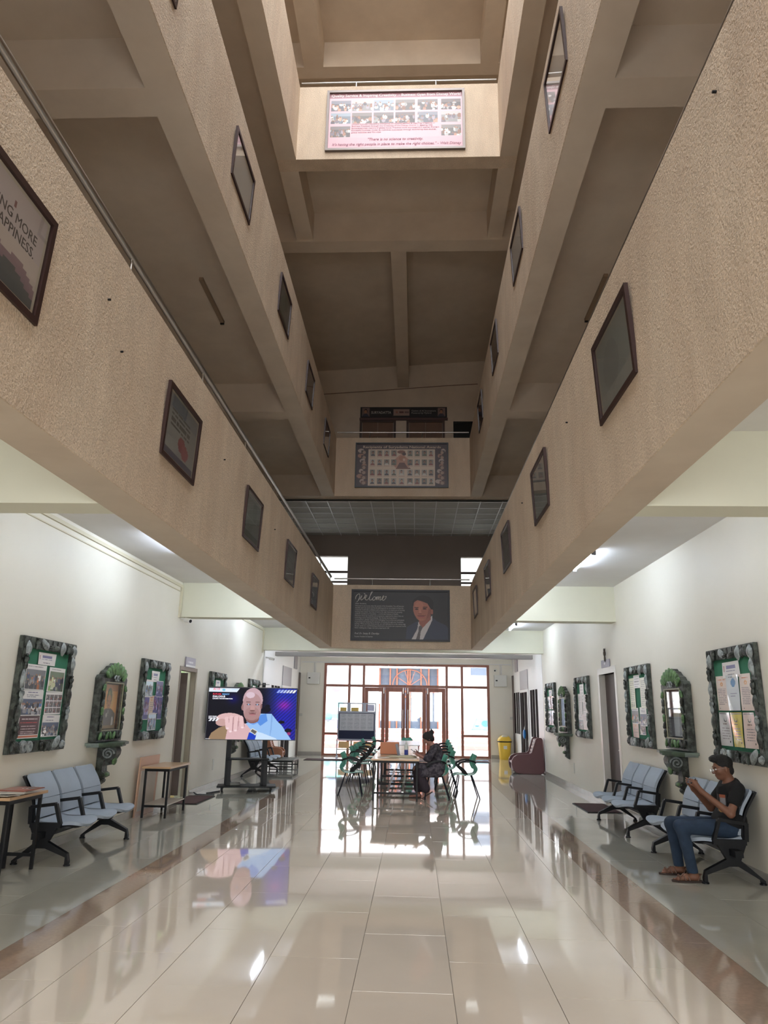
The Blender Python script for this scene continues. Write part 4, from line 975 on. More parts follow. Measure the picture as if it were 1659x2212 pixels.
def bench(x, y, right, label):
    t = empty('waiting_bench', (x,y,0), PI if right else 0, label, 'bench', 'three seat waiting benches')
    inst(beam_m, 'beam', t)
    for v in (-.825,.825): inst(leg_m, 'leg', t, (0,v*.98,0))
    for v in arms_v: inst(arm_m, 'armrest', t, (0,v,0))
    for v in (-.55,0,.55):
        inst(seatsh_m,'seat_shell',t,(0,v,0)); inst(seat_m,'seat',t,(0,v,0)); inst(bsh_m,'back_shell',t,(0,v,0)); inst(back_m,'backrest',t,(.004,v,0)); inst(lumb_m,'lumbar_pad',t,(.004,v,0))
    return t
bench(WL+.03, 8.87, False, 'grey three seat waiting bench on the left behind the near table')
bench(WR-.02, 11.55, True, 'empty grey three seat waiting bench beside the right doorway')
bench(WR-.02, 8.85, True, 'grey three seat waiting bench that the young man sits on')
bench(WL+.03, 19.2, False, 'grey three seat waiting bench far behind the television stand')

# ------------------------------------------------------------------ side tables
OAK = mat('light_oak_laminate', (196,160,122), rough=.3, var=.05, vscale=4, stretch=(1,6,1), coat=.2)
OAKE = mat('peach_laminate', (206,166,140), rough=.35)
PANB = mat('cream_laminate', (200,190,178), rough=.4)
def table(name, x0, x1, y0, y1, label, cat='table', group=None, m=None, shelf_z=None, z=.75, rail_z=.12, leg=.03, rails=False):
    t = empty(name, ((x0+x1)/2,(y0+y1)/2,0), 0, label, cat, group)
    a, b = (x1-x0)/2, (y1-y0)/2
    MB().box(-a,-b,z-.028,a,b,z).build('table_top', m or OAK, t, bevel=.003)
    fr = MB(); i, j = a-.03, b-.05
    fr.box(-i,-j,z-.07,i,-j+.03,z-.03).box(-i,j-.03,z-.07,i,j,z-.03).box(-i,-j+.03,z-.07,-i+.03,j-.03,z-.03).box(i-.03,-j+.03,z-.07,i,j-.03,z-.03)
    fr.build('apron', DKMET, t)
    for sx in (-1,1):
        for sy in (-1,1): MB().cbox((sx*(i-leg/2),sy*(j-leg/2),(z-.07)/2),(leg,leg,z-.07)).build('leg', DKMET, t)
    for sy in (-1,1): MB().box(-i+leg,sy*(j-leg/2)-.012,rail_z,i-leg,sy*(j-leg/2)+.012,rail_z+.03).build('stretcher', DKMET, t)
    if shelf_z is not None: MB().box(-i+.005,-j+.03,shelf_z,i-.005,j-.03,shelf_z+.016).build('lower_shelf', PANB, t)
    if rails:
        for x in (-.14,.14): MB().box(x-.02,-j+.02,rail_z+.03,x+.02,j-.02,rail_z+.045).build('foot_rail', STEEL, t)
    return t
table('side_table', -4.22,-3.84, 7.18,7.93, 'narrow oak table at the left photo edge with newspapers on it', group='oak side tables')
t = table('side_table', -4.12,-3.68, 11.4,12.42, 'oak table with black legs beneath the second left notice board', group='oak side tables', shelf_z=.17, rail_z=.15, z=.73)
lp = empty('drawing_board', (-4.2,11.85,0), 0, 'peach coloured board leaning on the wall behind the oak side table', 'board')
mm = Matrix.Rotation(.03,4,'Y')
MB().box(0,-.42,.0,.02,.42,.86, mm).build('panel', OAKE, lp); MB().box(.021,-.36,.08,.03,.30,.66, mm).build('lower_panel', PANB, lp)
NW = []
for i, (x, y, rz, s) in enumerate(((-4.03,7.52,.2,1),(-4.0,7.42,-.15,2),(-4.0,7.6,.05,3),(-3.98,7.42,.4,4),(-3.96,7.58,-.05,5))):
    z = .7505+i*.009
    t = empty('newspaper', (x,y,z), rz, ('bottom folded newspaper','second folded newspaper','middle folded newspaper','fourth folded newspaper','top reddish magazine')[i]+' in the pile on the left edge table', 'newspaper', 'newspapers on the left table')
    MB().box(-.15,-.19,0,.15,.19,.008).build('pages', mat('newsprint',(196,192,184),rough=.8) if i < 4 else mat('magazine_red',(150,84,70),rough=.4), t)
    cv = CV(20,26,(204,200,190) if i < 4 else (168,96,80), s); cv.rows(.05,.04,.95,.10,1,(60,60,60),.7); cv.rows(.05,.15,.48,.95,9,(130,130,130),.4); cv.photo(.52,.16,.95,.5)
    print_sheet('print', cv, .29,.37, PAP, t, (0,0,.0085), (-PI/2,0,0))

# ------------------------------------------------------------------ mats
MATM = mat('maroon_coir_mat', (70,46,48), rough=.95, var=.1, vscale=20, bump=.6, bscale=200)
def floor_mat(x0,x1,y0,y1,label,group=None):
    t = empty('door_mat', ((x0+x1)/2,(y0+y1)/2,0), 0, label, 'mat', group)
    a,b = (x1-x0)/2,(y1-y0)/2
    MB().box(-a+.02,-b+.02,.001,a-.02,b-.02,.014).build('pile', MATM, t); MB().box(-a,-b,.001,a,-b+.02,.010).box(-a,b-.02,.001,a,b,.010).box(-a,-b+.02,.001,-a+.02,b-.02,.010).box(a-.02,-b+.02,.001,a,b-.02,.010).build('rubber_edge', DKMET, t)
floor_mat(-4.22,-3.72,13.1,14.3,'dark maroon mat on the floor before the left doorway')
floor_mat(2.94,3.52,13.2,14.45,'dark maroon mat on the floor before the right doorway')
floor_mat(-3.6,-1.2,24.6,25.4,'long maroon mat inside the entrance on the left side')
floor_mat(-.2,2.5,25.0,25.9,'long maroon mat inside the entrance on the right side')

# ------------------------------------------------------------------ television on its wheeled stand
t = empty('television', (-3.27,14.97,1.505), math.radians(12), 'large television showing a speaker in a pale blue shirt', 'television')
TW, TH = 1.79, 1.03
MB().box(-TW/2,-.02,-TH/2,TW/2,.035,TH/2).build('case', mat('tv_black', (12,12,14), rough=.3), t, bevel=.004)
MB().box(-.55,.035,-.4,.55,.08,.3).build('rear_housing', mat('tv_black'), t)
cv = CV(256, 148, (8,8,20), 9)
g = cv.X; gy = cv.Y
base = np.zeros(cv.a.shape)
k = np.clip((g-.58)/.2,0,1)
base[...,0] = 8+k*(26+40*np.exp(-((g-.86)**2/.006+(gy-.33)**2/.01))*3); base[...,1] = 6+k*(30+40*np.clip(.5-gy,0,1)); base[...,2] = 22+k*(120+50*np.sin(g*9))
base[...,2] += 60*np.exp(-((g-.28)**2/.004+(gy-.22)**2/.01))
mo = (np.sin((g*150+gy*90))*.5+.5)*k; base *= (0.65+.35*mo[...,None]*1.0+ (1-k[...,None])*.35)
cv.a = np.clip(base,0,255)
# shirt, neck, head
cv.poly([(.20,1),(.36,.86),(.43,.70),(.55,.60),(.60,.50),(.72,.50),(.78,.62),(.85,.74),(.96,1)],(150,190,238))
cv.poly([(.44,.66),(.60,.52),(.66,.50),(.62,.64),(.52,.72)],(110,160,232)); cv.poly([(.60,.52),(.66,.50),(.68,.64),(.60,.74),(.56,.66)],(88,142,222))
cv.poly([(.72,.52),(.735,.52),(.73,.8),(.715,.98)],(128,168,222))
cv.ell(.508,.60,.075,.09,(132,92,86))
cv.ell(.500,.24,.112,.24,(196,164,172)); cv.ell(.500,.46,.098,.20,(166,128,128)); cv.ell(.495,.34,.108,.24,(178,142,144))
cv.ell(.50,.585,.06,.075,(146,106,104)); cv.ell(.50,.50,.082,.13,(168,130,130)); cv.ell(.388,.38,.012,.06,(150,112,110)); cv.ell(.60,.36,.010,.05,(132,98,98))
cv.rect(.425,.268,.475,.282,(100,68,66)).rect(.53,.268,.58,.282,(100,68,66))
cv.ell(.455,.325,.022,.016,(88,64,66)).ell(.553,.325,.022,.016,(88,64,66)); cv.ell(.455,.325,.009,.012,(150,180,210)).ell(.553,.325,.009,.012,(150,180,210))
cv.ell(.502,.40,.026,.055,(190,148,146)); cv.ell(.502,.445,.030,.014,(120,84,82)); cv.ell(.505,.505,.04,.016,(120,76,80)); cv.ell(.505,.525,.034,.014,(176,120,124))
cv.rect(.46,.475,.545,.482,(104,74,72)); cv.ell(.47,.14,.05,.06,(214,190,202))
# hands and forearms
cv.poly([(.03,1),(.06,.88),(.14,.78),(.24,.72),(.34,.80),(.30,1)],(150,124,96))
cv.poly([(.22,1),(.24,.76),(.34,.66),(.44,.70),(.50,.82),(.47,1)],(214,176,180))
cv.ell(.25,.60,.145,.105,(216,178,178)); cv.ell(.17,.68,.07,.07,(196,158,154))
for i, (x0,y0,x1,y1) in enumerate(((.22,.60,.235,.78),(.27,.58,.27,.84),(.33,.58,.325,.82),(.38,.58,.40,.76))):
    cv.line(x0,y0,x1,y1,.021,(226,190,192),.58); cv.line(x0+.024,y0,x1+.024,y1,.003,(160,118,124),.58); cv.ell(x1,y1+.01,.014,.016,(240,214,220))
cv.poly([(.46,1),(.48,.86),(.57,.92),(.55,1)],(20,60,190)); cv.poly([(.485,.84),(.515,.78),(.575,.84),(.55,.92)],(220,220,210)); cv.poly([(.495,.84),(.517,.80),(.567,.845),(.547,.90)],(96,94,90))
cv.poly([(.57,.85),(.62,.87),(.78,.97),(.80,1),(.55,1)],(200,222,246))
# graphics
cv.poly([(0,.012),(.345,.012),(.315,.085),(0,.085)],(224,234,246)); cv.ell(.165,.048,.018,.024,(120,196,226))
for i in range(3): cv.poly([(.02+i*.036,.655),(.045+i*.036,.60),(.066+i*.036,.60),(.041+i*.036,.655)],(238,242,250))
for i in range(6): cv.poly([(.765+i*.036,.085),(.79+i*.036,.03),(.815+i*.036,.03),(.79+i*.036,.085)],(150+i*18,170+i*14,236))
cv.rect(.0,.985,.05,.995,(230,230,240)); cv.ell(.66,.42,.05,.06,(8,8,24)); cv.ell(.67,.35,.03,.03,(6,8,22)); cv.ell(.84,.66,.035,.03,(8,8,26)); cv.ell(.92,.82,.04,.04,(10,8,30)); cv.ell(.93,.88,.02,.03,(150,50,110))
SCR = print_mat('screen_picture', rough=.5, emit=.72); SCR.node_tree.nodes['Principled BSDF'].inputs['Specular IOR Level'].default_value = .12
print_sheet('screen', cv, TW-.03, TH-.03, SCR, t, (0,-.0225,0))
TR = mat('screen_red', (200,40,60), emit=(214,50,80), estr=.65); TWH = mat('screen_white', (240,240,250), emit=(240,240,250), estr=.72); TBL = mat('screen_blue', (90,150,210), emit=(120,170,220), estr=.6)
text('AI:10', .062, TR, t, (-.80,-.026,.445), bold=.01); text('presents', .034, TBL, t, (-.43,-.026,.452))
text('FUTURE', .046, TR, t, (-.80,-.026,.352), bold=.015); text('READY', .046, TBL, t, (-.615,-.026,.352), bold=.015); text('DIALOGUE', .050, TWH, t, (-.80,-.026,.305), bold=.015)
text('LEADERS TRANSFORMATION', .030, TWH, t, (-.80,-.026,.27), bold=.02); text('GUEST SPEAKER\nSENIOR DIRECTOR\nWORLD ORG', .022, TWH, t, (-.85,-.026,-.07), bold=.02)
t = empty('television_stand', (-3.37,15.33,0), math.radians(12), 'black wheeled television stand with a mid shelf and base plate', 'stand')
MB().box(-.58,-.26,.085,.58,.26,.115).build('base_plate', DKMET, t, bevel=.01)
for x in (-.48,.48):
    for y in (-.18,.18):
        c = MB().tube([(x-.012,y,.03),(x+.012,y,.03)], .03, 14).build('caster', mat('rubber_black', (18,18,20), rough=.7), t); MB().box(x-.022,y-.01,.03,x+.022,y+.02,.085).build('fork', DKMET, c)
for x in (-.40,.32): MB().box(x-.05,.0,.115,x+.05,.07,1.95).build('post', DKMET, t)
for x in (-.40,.32): MB().bar((x+.04,-.14,.115),(x+.04,-.10,.60),.05,.07).build('brace', DKMET, t)
MB().box(-.44,-.20,.60,.42,.12,.63).build('shelf', DKMET, t, bevel=.01)
MB().box(-.40,-.20,1.45,.34,-.0,1.5).build('mounting_rail', DKMET, t); MB().box(-.36,-.05,1.92,.28,.02,1.96).build('top_rail', DKMET, t)
t = empty('web_camera', (-3.07,15.02,2.022), math.radians(12), 'small black web camera on top of the television', 'camera')
MB().box(-.035,-.03,.0,.035,.02,.09).build('body', DKMET, t); MB().box(-.11,-.005,.05,.11,.0,.06).build('cross_arm', DKMET, t); MB().tube([(0,-.03,.06),(0,-.04,.06)], .018, 10).build('lens', mat('tv_black'), t)
t = empty('power_adapter', (-3.58,15.20,.1155), .3, 'grey power adapter box on the base of the television stand', 'adapter')
MB().box(-.10,-.06,0,.10,.06,.06).build('case', mat('adapter_grey', (112,112,108), rough=.5), t, bevel=.01); MB().tube([(-.08,0,.05),(-.12,.02,.2),(-.16,.05,.42),(-.14,.07,.48)], .007, 6).build('cord', DKMET, t)
tag(MB().tube([(-3.85,15.1,.012),(-4.0,14.7,.012),(-3.8,14.5,.012),(-4.02,14.45,.012),(-4.15,14.5,.012),(-4.22,14.6,.03)], .012, 6).build('power_cable', mat('cable_grey', (70,72,78), rough=.5)), 'grey power cable trailing from the television stand to the wall', 'cable')
table('low_platform', -4.18,-3.28,20.62,21.75,'low grey topped stand beyond the television stand with the tan seat on it', m=mat('grey_laminate', (120,122,120), rough=.3), z=.26, rail_z=.06)

# ------------------------------------------------------------------ moulded lounge seats at the foyer opening
def lounge(x, y, mirror, label, col, nm, z=0, sc=1):
    mA = mat(nm, col, rough=.45); t = empty('lounge_seat', (x,y,z), 0, label, 'seat'); t.scale = (sc,sc,sc)
    s = -1 if mirror else 1
    side = [(0,.25),(.03,.12),(.12,.03),(.30,.0),(.78,.0),(.86,.04),(.885,.12),(.86,.90),(.83,.945),(.72,.95),(.67,.90),(.55,.56),(.50,.53),(.16,.50),(.06,.44),(.01,.36)]
    mb = lambda a, b, P: MB().prism([(s*px,pz) for px,pz in P], a, b)
    mb(-.38,-.27,side).build('side_panel', mA, t, bevel=.015); mb(.27,.38,side).build('side_panel', mA, t, bevel=.015)
    inner = [(.05,.08),(.82,.05),(.82,.88),(.74,.92),(.70,.90),(.56,.44),(.50,.40),(.12,.38),(.06,.32)]
    mb(-.27,.27,inner).build('seat_shell', mA, t, bevel=.01)
    for k in range(5):
        u = .60+.028*k*1.0; z = .52+.085*k; a = MB().cbox((s*(u-.01),0,z),(.03,.5,.045)).build('back_roll', mat('pale_lining', (200,180,178), rough=.5), t)
    MB().cbox((s*.03,0,.30),(.02,.45,.05)).build('front_trim', mat('pale_lining'), t)
lounge(2.66,21.2,False,'maroon moulded lounge seat at the end of the right wall',(88,50,52),'maroon_plastic')
lounge(-3.66,21.2,True,'small tan moulded seat on the low stand behind the television',(150,98,70),'tan_plastic',.2605,.58)

# ------------------------------------------------------------------ yellow bin
YEL = mat('yellow_plastic', (222,184,62), rough=.4)
t = empty('waste_bin', (3.20,26.9,0), 0, 'yellow swing top waste bin beside the entrance wall', 'bin')
MB().lathe([(.18,0),(.185,.01),(.235,.59),(.235,.595)], 24).build('body', YEL, t, smooth=True)
MB().lathe([(.24,.585),(.255,.59),(.255,.615),(.24,.625)], 24).build('rim', DKMET, t)
MB().lathe([(.25,.625),(.25,.65),(.22,.72),(.14,.80),(.05,.83)], 24).build('lid', YEL, t, smooth=True)
MB().ell((0,-.07,.75),(.14,.11,.085),14,8).build('flap', mat('pale_flap', (214,210,190), rough=.4), t, smooth=True)
MB().box(-.06,-.228,.36,.06,-.21,.47).build('sticker', mat('bin_sticker', (206,206,200)), t)

# ------------------------------------------------------------------ notice stand by the entrance
t = empty('notice_stand', (-1.98,25.8,0), .02, 'wheeled grey notice stand with sheets of paper near the entrance', 'notice stand')
AL = mat('aluminium_grey', (150,154,164), rough=.4, metal=.3); NVY = mat('navy_felt', (34,40,64), rough=.9)
MB().box(-.66,-.02,.62,-.62,.02,1.84).box(.62,-.02,.62,.66,.02,1.84).box(-.62,-.02,1.80,.62,.02,1.84).box(-.62,-.02,1.50,.62,.02,1.56).box(-.62,-.02,.58,.62,.02,.64).build('frame', AL, t)
MB().box(-.62,-.01,.64,.62,.01,1.50).build('felt_panel', NVY, t)
cv = CV(90,46,(178,180,186),4)
for a in range(5):
    for b in range(4): cv.rows(.04+a*.195,.04+b*.24,.19+a*.195,.23+b*.24,5,(140,142,150),.4)
print_sheet('paper', cv, 1.18,.56, PAP, t, (0,-.013,1.20))
for x in (-.28,.26): MB().box(x-.06,-.012,1.56,x+.06,.012,1.80).build('divider', AL, t)
MB().box(-.58,-.01,1.56,-.36,.0,1.68).build('yellow_card', mat('amber_card', (206,176,96), rough=.6), t); MB().box(-.20,-.01,1.56,.06,.0,1.68).build('yellow_card', mat('amber_card'), t)
MB().box(.36,-.01,1.57,.60,.0,1.79).build('blue_card', mat('lilac_card', (196,200,226), rough=.6), t)
MB().box(-.64,-.02,.28,.64,.02,.31).box(-.20,-.015,.31,-.14,.015,.58).box(.2,-.015,.31,.26,.015,.58).build('lower_frame', mat('beige_frame', (150,132,108), rough=.5), t)
for s in (-1,1): MB().box(s*.66-.02,-.015,.05,s*.66+.02,.015,.62).build('leg', AL, t); MB().box(s*.66-.02,-.3,.04,s*.66+.02,.3,.07).build('foot', AL, t)
for k, (a, b) in enumerate(((-.60,-.24),(-.10,.16),(.30,.60))): MB().box(a,-.01,.34,b,.0,.55).build('lower_card', mat('beige_card', (214,178,124), rough=.6), t)
for s in (-1,1):
    for y in (-.27,.27): MB().tube([(s*.66-.01,y,.02),(s*.66+.01,y,.02)], .02, 10).build('caster', mat('rubber_black'), t)

# ------------------------------------------------------------------ green shell chairs
GRNP = mat('teal_green_plastic', (74,142,124), rough=.3, coat=.3); CHL = mat('chair_leg_black', (22,26,38), rough=.35, metal=.4)
def chair_shell():
    prof = [(.215,.405),(.20,.425),(.12,.432),(0,.422),(-.12,.425),(-.19,.45),(-.232,.50),(-.235,.55),(-.205,.60),(-.19,.65),(-.205,.72),(-.235,.785)]
    P = catmull(prof, 3); n = len(P); rows = []; nr = []
    L = [0]
    for i in range(1,n): L.append(L[-1]+(P[i]-P[i-1]).length)
    for i, p in enumerate(P):
        s = L[i]/L[-1]; d = (P[min(i+1,n-1)]-P[max(i-1,0)]).normalized(); nn = Vector((d.y,-d.x)); nr.append(Vector((nn.x,0,nn.y)))
        hw = np.interp(s,[0,.06,.25,.45,.58,.66,.78,.92,1],[.15,.20,.215,.20,.13,.12,.19,.17,.09]); r = []
        for j in range(9):
            q = -1+2*j/8; k = (.02 if s < .5 else .02+.065*min(1,(s-.5)/.2))*q*q
            r.append((p.x+nn.x*k, hw*q, p.y+nn.y*k))
        rows.append(r)
    return MB().slab(rows, .012, lambda i: nr[i])
shell_m = chair_shell().mesh('shell', GRNP, True)
def chair_arm(sv):
    P = catmull([(-.205,.64),(-.16,.675),(-.06,.695),(.05,.68),(.13,.64),(.15,.60),(.10,.55),(.04,.50),(-.01,.425)], 4); n = len(P); rows = []
    for i, p in enumerate(P):
        s = i/(n-1); d = (P[min(i+1,n-1)]-P[max(i-1,0)]).normalized(); nn = Vector((d.y,-d.x))
        hw = np.interp(s,[0,.15,.4,.6,.8,1],[.012,.016,.014,.024,.034,.036]); c = np.interp(s,[0,.2,.6,1],[.13,.22,.25,.19])
        rows.append([(p.x+nn.x*hw*q, sv*c, p.y+nn.y*hw*q) for q in (-1,0,1)])
    return MB().slab(rows, .022, lambda i: (0,sv,0))
arm2 = [chair_arm(s).mesh('armrest', BKP, True) for s in (-1,1)]
legs2 = []
for sv in (-1,1):
    for (u0,u1) in ((.13,.21),(-.12,-.26)):
        legs2.append(MB().tube([(u0,sv*.14,.415),(u1,sv*.21,.0)], .0125, 8).mesh('leg', CHL))
und_m = MB().tube([(.13,-.14,.412),(.13,.14,.412)], .010, 6).tube([(-.12,-.14,.412),(-.12,.14,.412)], .010, 6).mesh('under_frame', CHL)
def green_chair(x, y, rz, label):
    t = empty('green_chair', (x,y,0), rz, label, 'chair', 'green shell chairs round the long table')
    inst(shell_m,'shell',t)
    for m_ in arm2: inst(m_,'armrest',t)
    for m_ in legs2: inst(m_,'leg',t)
    inst(und_m,'under_frame',t); return t
for x, y, rz, lab in ((-1.22,15.0,.05,'green chair nearest the viewer on the left of the long table'),
    (-1.26,17.4,-.05,'second green chair from the viewer on the left of the long table'),
    (-1.24,18.5,.08,'third green chair from the viewer on the left of the long table'),
    (-1.25,19.7,-.03,'fourth green chair from the viewer on the left of the long table'),
    (-1.30,21.7,.1,'fifth green chair from the viewer on the left of the long table'),
    (-1.08,23.4,-.04,'farthest green chair on the left of the long table')):
    green_chair(x,y,rz,lab)
for x, y, rz, lab in ((1.0,15.0,PI+.03,'green chair standing alone to the right of the seated woman'),
    (.42,14.7,PI-.05,'green chair under the woman in the dark patterned dress'),
    (.66,16.3,PI,'green chair directly behind the seated woman'),
    (.70,17.8,PI+.05,'second green chair behind the seated woman on the right side'),
    (.74,19.2,PI-.05,'third green chair behind the seated woman on the right side'),
    (.78,20.7,PI,'fourth green chair behind the seated woman on the right side'),
    (.82,22.3,PI+.03,'farthest green chair on the right of the long table')):
    green_chair(x,y,rz,lab)
gt = 'tables pushed together into one long row'
table('work_table', -.80,.10,14.15,15.95,'oak topped black table nearest the viewer in the middle row', group=gt, rails=True, z=.735)
table('work_table', -.80,.10,16.0,17.8,'second oak topped table of the middle row behind the laptop', group=gt, rails=True, z=.735)
table('work_table', -.80,.10,17.85,19.6,'third table of the middle row, oak topped', group=gt, rails=True, z=.735)
table('work_table', -.78,.16,19.65,22.4,'far table of the middle row with a glossy white top', group=gt, m=mat('glossy_white_top', (206,210,214), rough=.2), rails=True)
# things on the near table
t = empty('laptop', (-.50,15.62,.735), 0, 'laptop with copper coloured lid seen from behind', 'laptop')
MB().box(-.19,-.02,.0,.19,.24,.016).build('base', mat('laptop_dark', (60,52,50), rough=.4), t); MB().box(-.195,-.03,.012,.195,-.018,.25, Matrix.Rotation(.08,4,'X')).build('lid', mat('copper_lid', (196,128,92), rough=.4), t, bevel=.004)
t = empty('laptop', (-.30,15.2,.735), PI/2-.12, 'slim grey laptop with open lid seen from its edge', 'laptop')
MB().box(-.17,-.24,.0,.17,.0,.014).build('base', mat('laptop_grey', (130,130,140), rough=.4), t); MB().box(-.17,-.006,.01,.17,.006,.235, Matrix.Rotation(-.22,4,'X')).build('lid', mat('laptop_grey'), t, bevel=.003)
t = empty('water_bottle', (-.16,15.6,.735), 0, 'clear water bottle with a blue sleeve on the near table', 'bottle')
MB().lathe([(.034,0),(.038,.01),(.038,.17),(.03,.20),(.016,.225),(.016,.235)], 16).build('body', mat('milky_bottle', (214,220,214), rough=.15, coat=.5), t, smooth=True)
MB().lathe([(.039,.0),(.0395,.01),(.0395,.095),(.039,.10)], 16).build('sleeve', mat('bottle_blue', (52,66,150), rough=.4), t, smooth=True)
MB().lathe([(.019,.235),(.019,.262),(.012,.266)], 14).build('cap', mat('cap_white', (236,236,236)), t)
# cloth bag lying flat
bag = MB(); rows = []
rr = random.Random(5)
for i in range(9):
    r = []
    for j in range(15):
        u, v = i/8, j/14; h = .006+.05*math.sin(PI*u)**.6*math.sin(PI*v)**.5*(.7+.3*math.sin(7*v+3*u))+rr.random()*.004
        r.append((-.28+.56*v+.03*math.sin(5*u), -.16+.30*u+.02*math.sin(6*v), h))
    rows.append(r)
bag.slab(rows, .004, lambda i: (0,0,1))
t = empty('cloth_bag', (-.25,14.75,.7355), 0, 'crumpled cream cloth bag lying on the near end of the table', 'bag')
bag.build('body', mat('cream_cloth', (196,186,160), rough=.9), t, smooth=True)
MB().tube([(.22,-.08,.02),(.32,-.04,.035),(.33,.04,.03),(.22,.08,.02)], .008, 6).build('handle', mat('cream_cloth'), t)
t = empty('folder', (-.60,14.6,.7355), .1, 'thin paper folder at the left corner of the near table', 'folder'); MB().box(-.10,-.14,0,.12,.14,.006).build('cover', mat('paper_white', (216,206,196)), t)
# mural, lilac cap-like pouch on the second table
green_chair(-.22,23.3,-PI/2,'green chair at the far head of the long table')
# bags hung on the slatted door
t = empty('hanging_bag', (3.54,24.0,1.0), WALL_R, 'small blue plastic bag hanging on the slatted door handle', 'bag')
MB().ell((0,-.05,-.05),(.12,.05,.15),12,8).build('body', mat('blue_bag', (40,120,190), rough=.4), t, smooth=True); MB().tube([(-.06,-.05,.06),(0,-.03,.2),(.06,-.05,.06)], .008, 6).build('loop', mat('white_plastic'), t)
# ------------------------------------------------------------------ people: one continuous surface each, meshed from a smooth union of tapered limbs
def cap(a, b, r1, r2=None, k=.02): return ('cap', np.array(a,float), np.array(b,float), r1, r1 if r2 is None else r2, k)
def elp(c, r, rot=(0,0,0), k=.02):
    m = np.array(Euler(rot).to_matrix().transposed()); return ('ell', np.array(c,float), np.array(r,float), m, None, k)
def sdf_mesh(name, prims, vox, material, parent, cuts=(), noise=0, carve=()):
    lo = np.full(3, 9e9); hi = -lo
    def bb(p):
        if p[0] == 'cap': r = max(p[3],p[4]); return np.minimum(p[1],p[2])-r, np.maximum(p[1],p[2])+r
        r = p[2].max(); return p[1]-r, p[1]+r
    for p in prims: a, b = bb(p); lo = np.minimum(lo,a); hi = np.maximum(hi,b)
    lo -= 3*vox+.01; hi += 3*vox+.01
    n = np.ceil((hi-lo)/vox).astype(int)+1
    ax = [lo[i]+vox*np.arange(n[i]) for i in range(3)]
    F = np.full(n, 1.0)
    def dist(p, G):
        if p[0] == 'cap':
            d = p[2]-p[1]; L = (d*d).sum()+1e-12; t = np.clip(sum((G[i]-p[1][i])*d[i] for i in range(3))/L,0,1)
            q = np.sqrt(sum((G[i]-p[1][i]-t*d[i])**2 for i in range(3))); return q-(p[3]+(p[4]-p[3])*t)
        q = [G[i]-p[1][i] for i in range(3)]; m = p[3]; q = [sum(m[i][j]*q[j] for j in range(3)) for i in range(3)]
        k0 = np.sqrt(sum((q[i]/p[2][i])**2 for i in range(3))); k1 = np.sqrt(sum((q[i]/p[2][i]**2)**2 for i in range(3)))+1e-9
        return k0*(k0-1)/k1
    def block(p, pad):
        a, b = bb(p); i0 = np.maximum(((a-pad-lo)/vox).astype(int),0); i1 = np.minimum(((b+pad-lo)/vox).astype(int)+2,n)
        return tuple(slice(i0[i],i1[i]) for i in range(3)), np.meshgrid(*[ax[i][i0[i]:i1[i]] for i in range(3)], indexing='ij', sparse=True)
    for p in prims:
        k = p[5]; sl, G = block(p, k+2*vox+.02); d = dist(p, G); f = F[sl]
        h = np.clip(.5+.5*(f-d)/k,0,1); F[sl] = f*(1-h)+d*h-k*h*(1-h)
    for p in carve:
        k = p[5]; sl, G = block(p, k+2*vox+.02); d = -dist(p, G); f = F[sl]
        h = np.clip(.5-.5*(f-d)/k,0,1); F[sl] = f*(1-h)+d*h+k*h*(1-h)
    X, Y_, Z = np.meshgrid(*ax, indexing='ij', sparse=True)
    for (c, nn) in cuts:      # keep the side where (p-c).n < 0
        F = np.maximum(F, (X-c[0])*nn[0]+(Y_-c[1])*nn[1]+(Z-c[2])*nn[2])
    if noise: F = F+noise*(np.sin(X*170+3*np.sin(Y_*90))*np.sin(Y_*160+2*np.sin(Z*110))*np.sin(Z*150))
    # surface nets
    S = F < 0
    c = np.zeros([m-1 for m in n], int)
    for i in (0,1):
        for j in (0,1):
            for k in (0,1): c += S[i:n[0]-1+i, j:n[1]-1+j, k:n[2]-1+k]
    act = (c > 0) & (c < 8); idx = -np.ones(act.shape, int); idx[act] = np.arange(act.sum()); I = np.argwhere(act)
    acc = np.zeros((len(I),3)); cnt = np.zeros(len(I))
    cor = [(i,j,k) for i in (0,1) for j in (0,1) for k in (0,1)]
    for a in cor:
        for b in cor:
            if sum(abs(a[q]-b[q]) for q in range(3)) != 1 or a > b: continue
            fa = F[I[:,0]+a[0],I[:,1]+a[1],I[:,2]+a[2]]; fb = F[I[:,0]+b[0],I[:,1]+b[1],I[:,2]+b[2]]
            m = (fa < 0) != (fb < 0); t = np.where(m, fa/(fa-fb+1e-12), 0)
            P = np.array(a)+t[:,None]*(np.array(b)-np.array(a)); acc[m] += P[m]; cnt[m] += 1
    V = lo+(I+acc/np.maximum(cnt,1)[:,None])*vox
    Q = []
    for d in range(3):
        e = [0,0,0]; e[d] = 1; o1, o2 = [q for q in range(3) if q != d]
        A = S[:n[0]-e[0],:n[1]-e[1],:n[2]-e[2]]; B = S[e[0]:,e[1]:,e[2]:]
        E_ = np.argwhere(A != B); E_ = E_[(E_[:,o1] > 0)&(E_[:,o2] > 0)&(E_[:,o1] < n[o1]-1)&(E_[:,o2] < n[o2]-1)]
        def g(da, db):
            q = E_.copy(); q[:,o1] -= da; q[:,o2] -= db; return idx[q[:,0],q[:,1],q[:,2]]
        f = np.stack([g(1,1),g(0,1),g(0,0),g(1,0)],1)
        inside = S[E_[:,0],E_[:,1],E_[:,2]]; flip = inside if d != 1 else ~inside
        f[~flip] = f[~flip][:,::-1]; Q.append(f)
    Q = np.concatenate(Q); Q = Q[(Q >= 0).all(1)]
    me = D.meshes.new(name); me.vertices.add(len(V)); me.vertices.foreach_set('co', V.ravel())
    me.loops.add(Q.size); me.loops.foreach_set('vertex_index', Q.ravel().astype(np.int32))
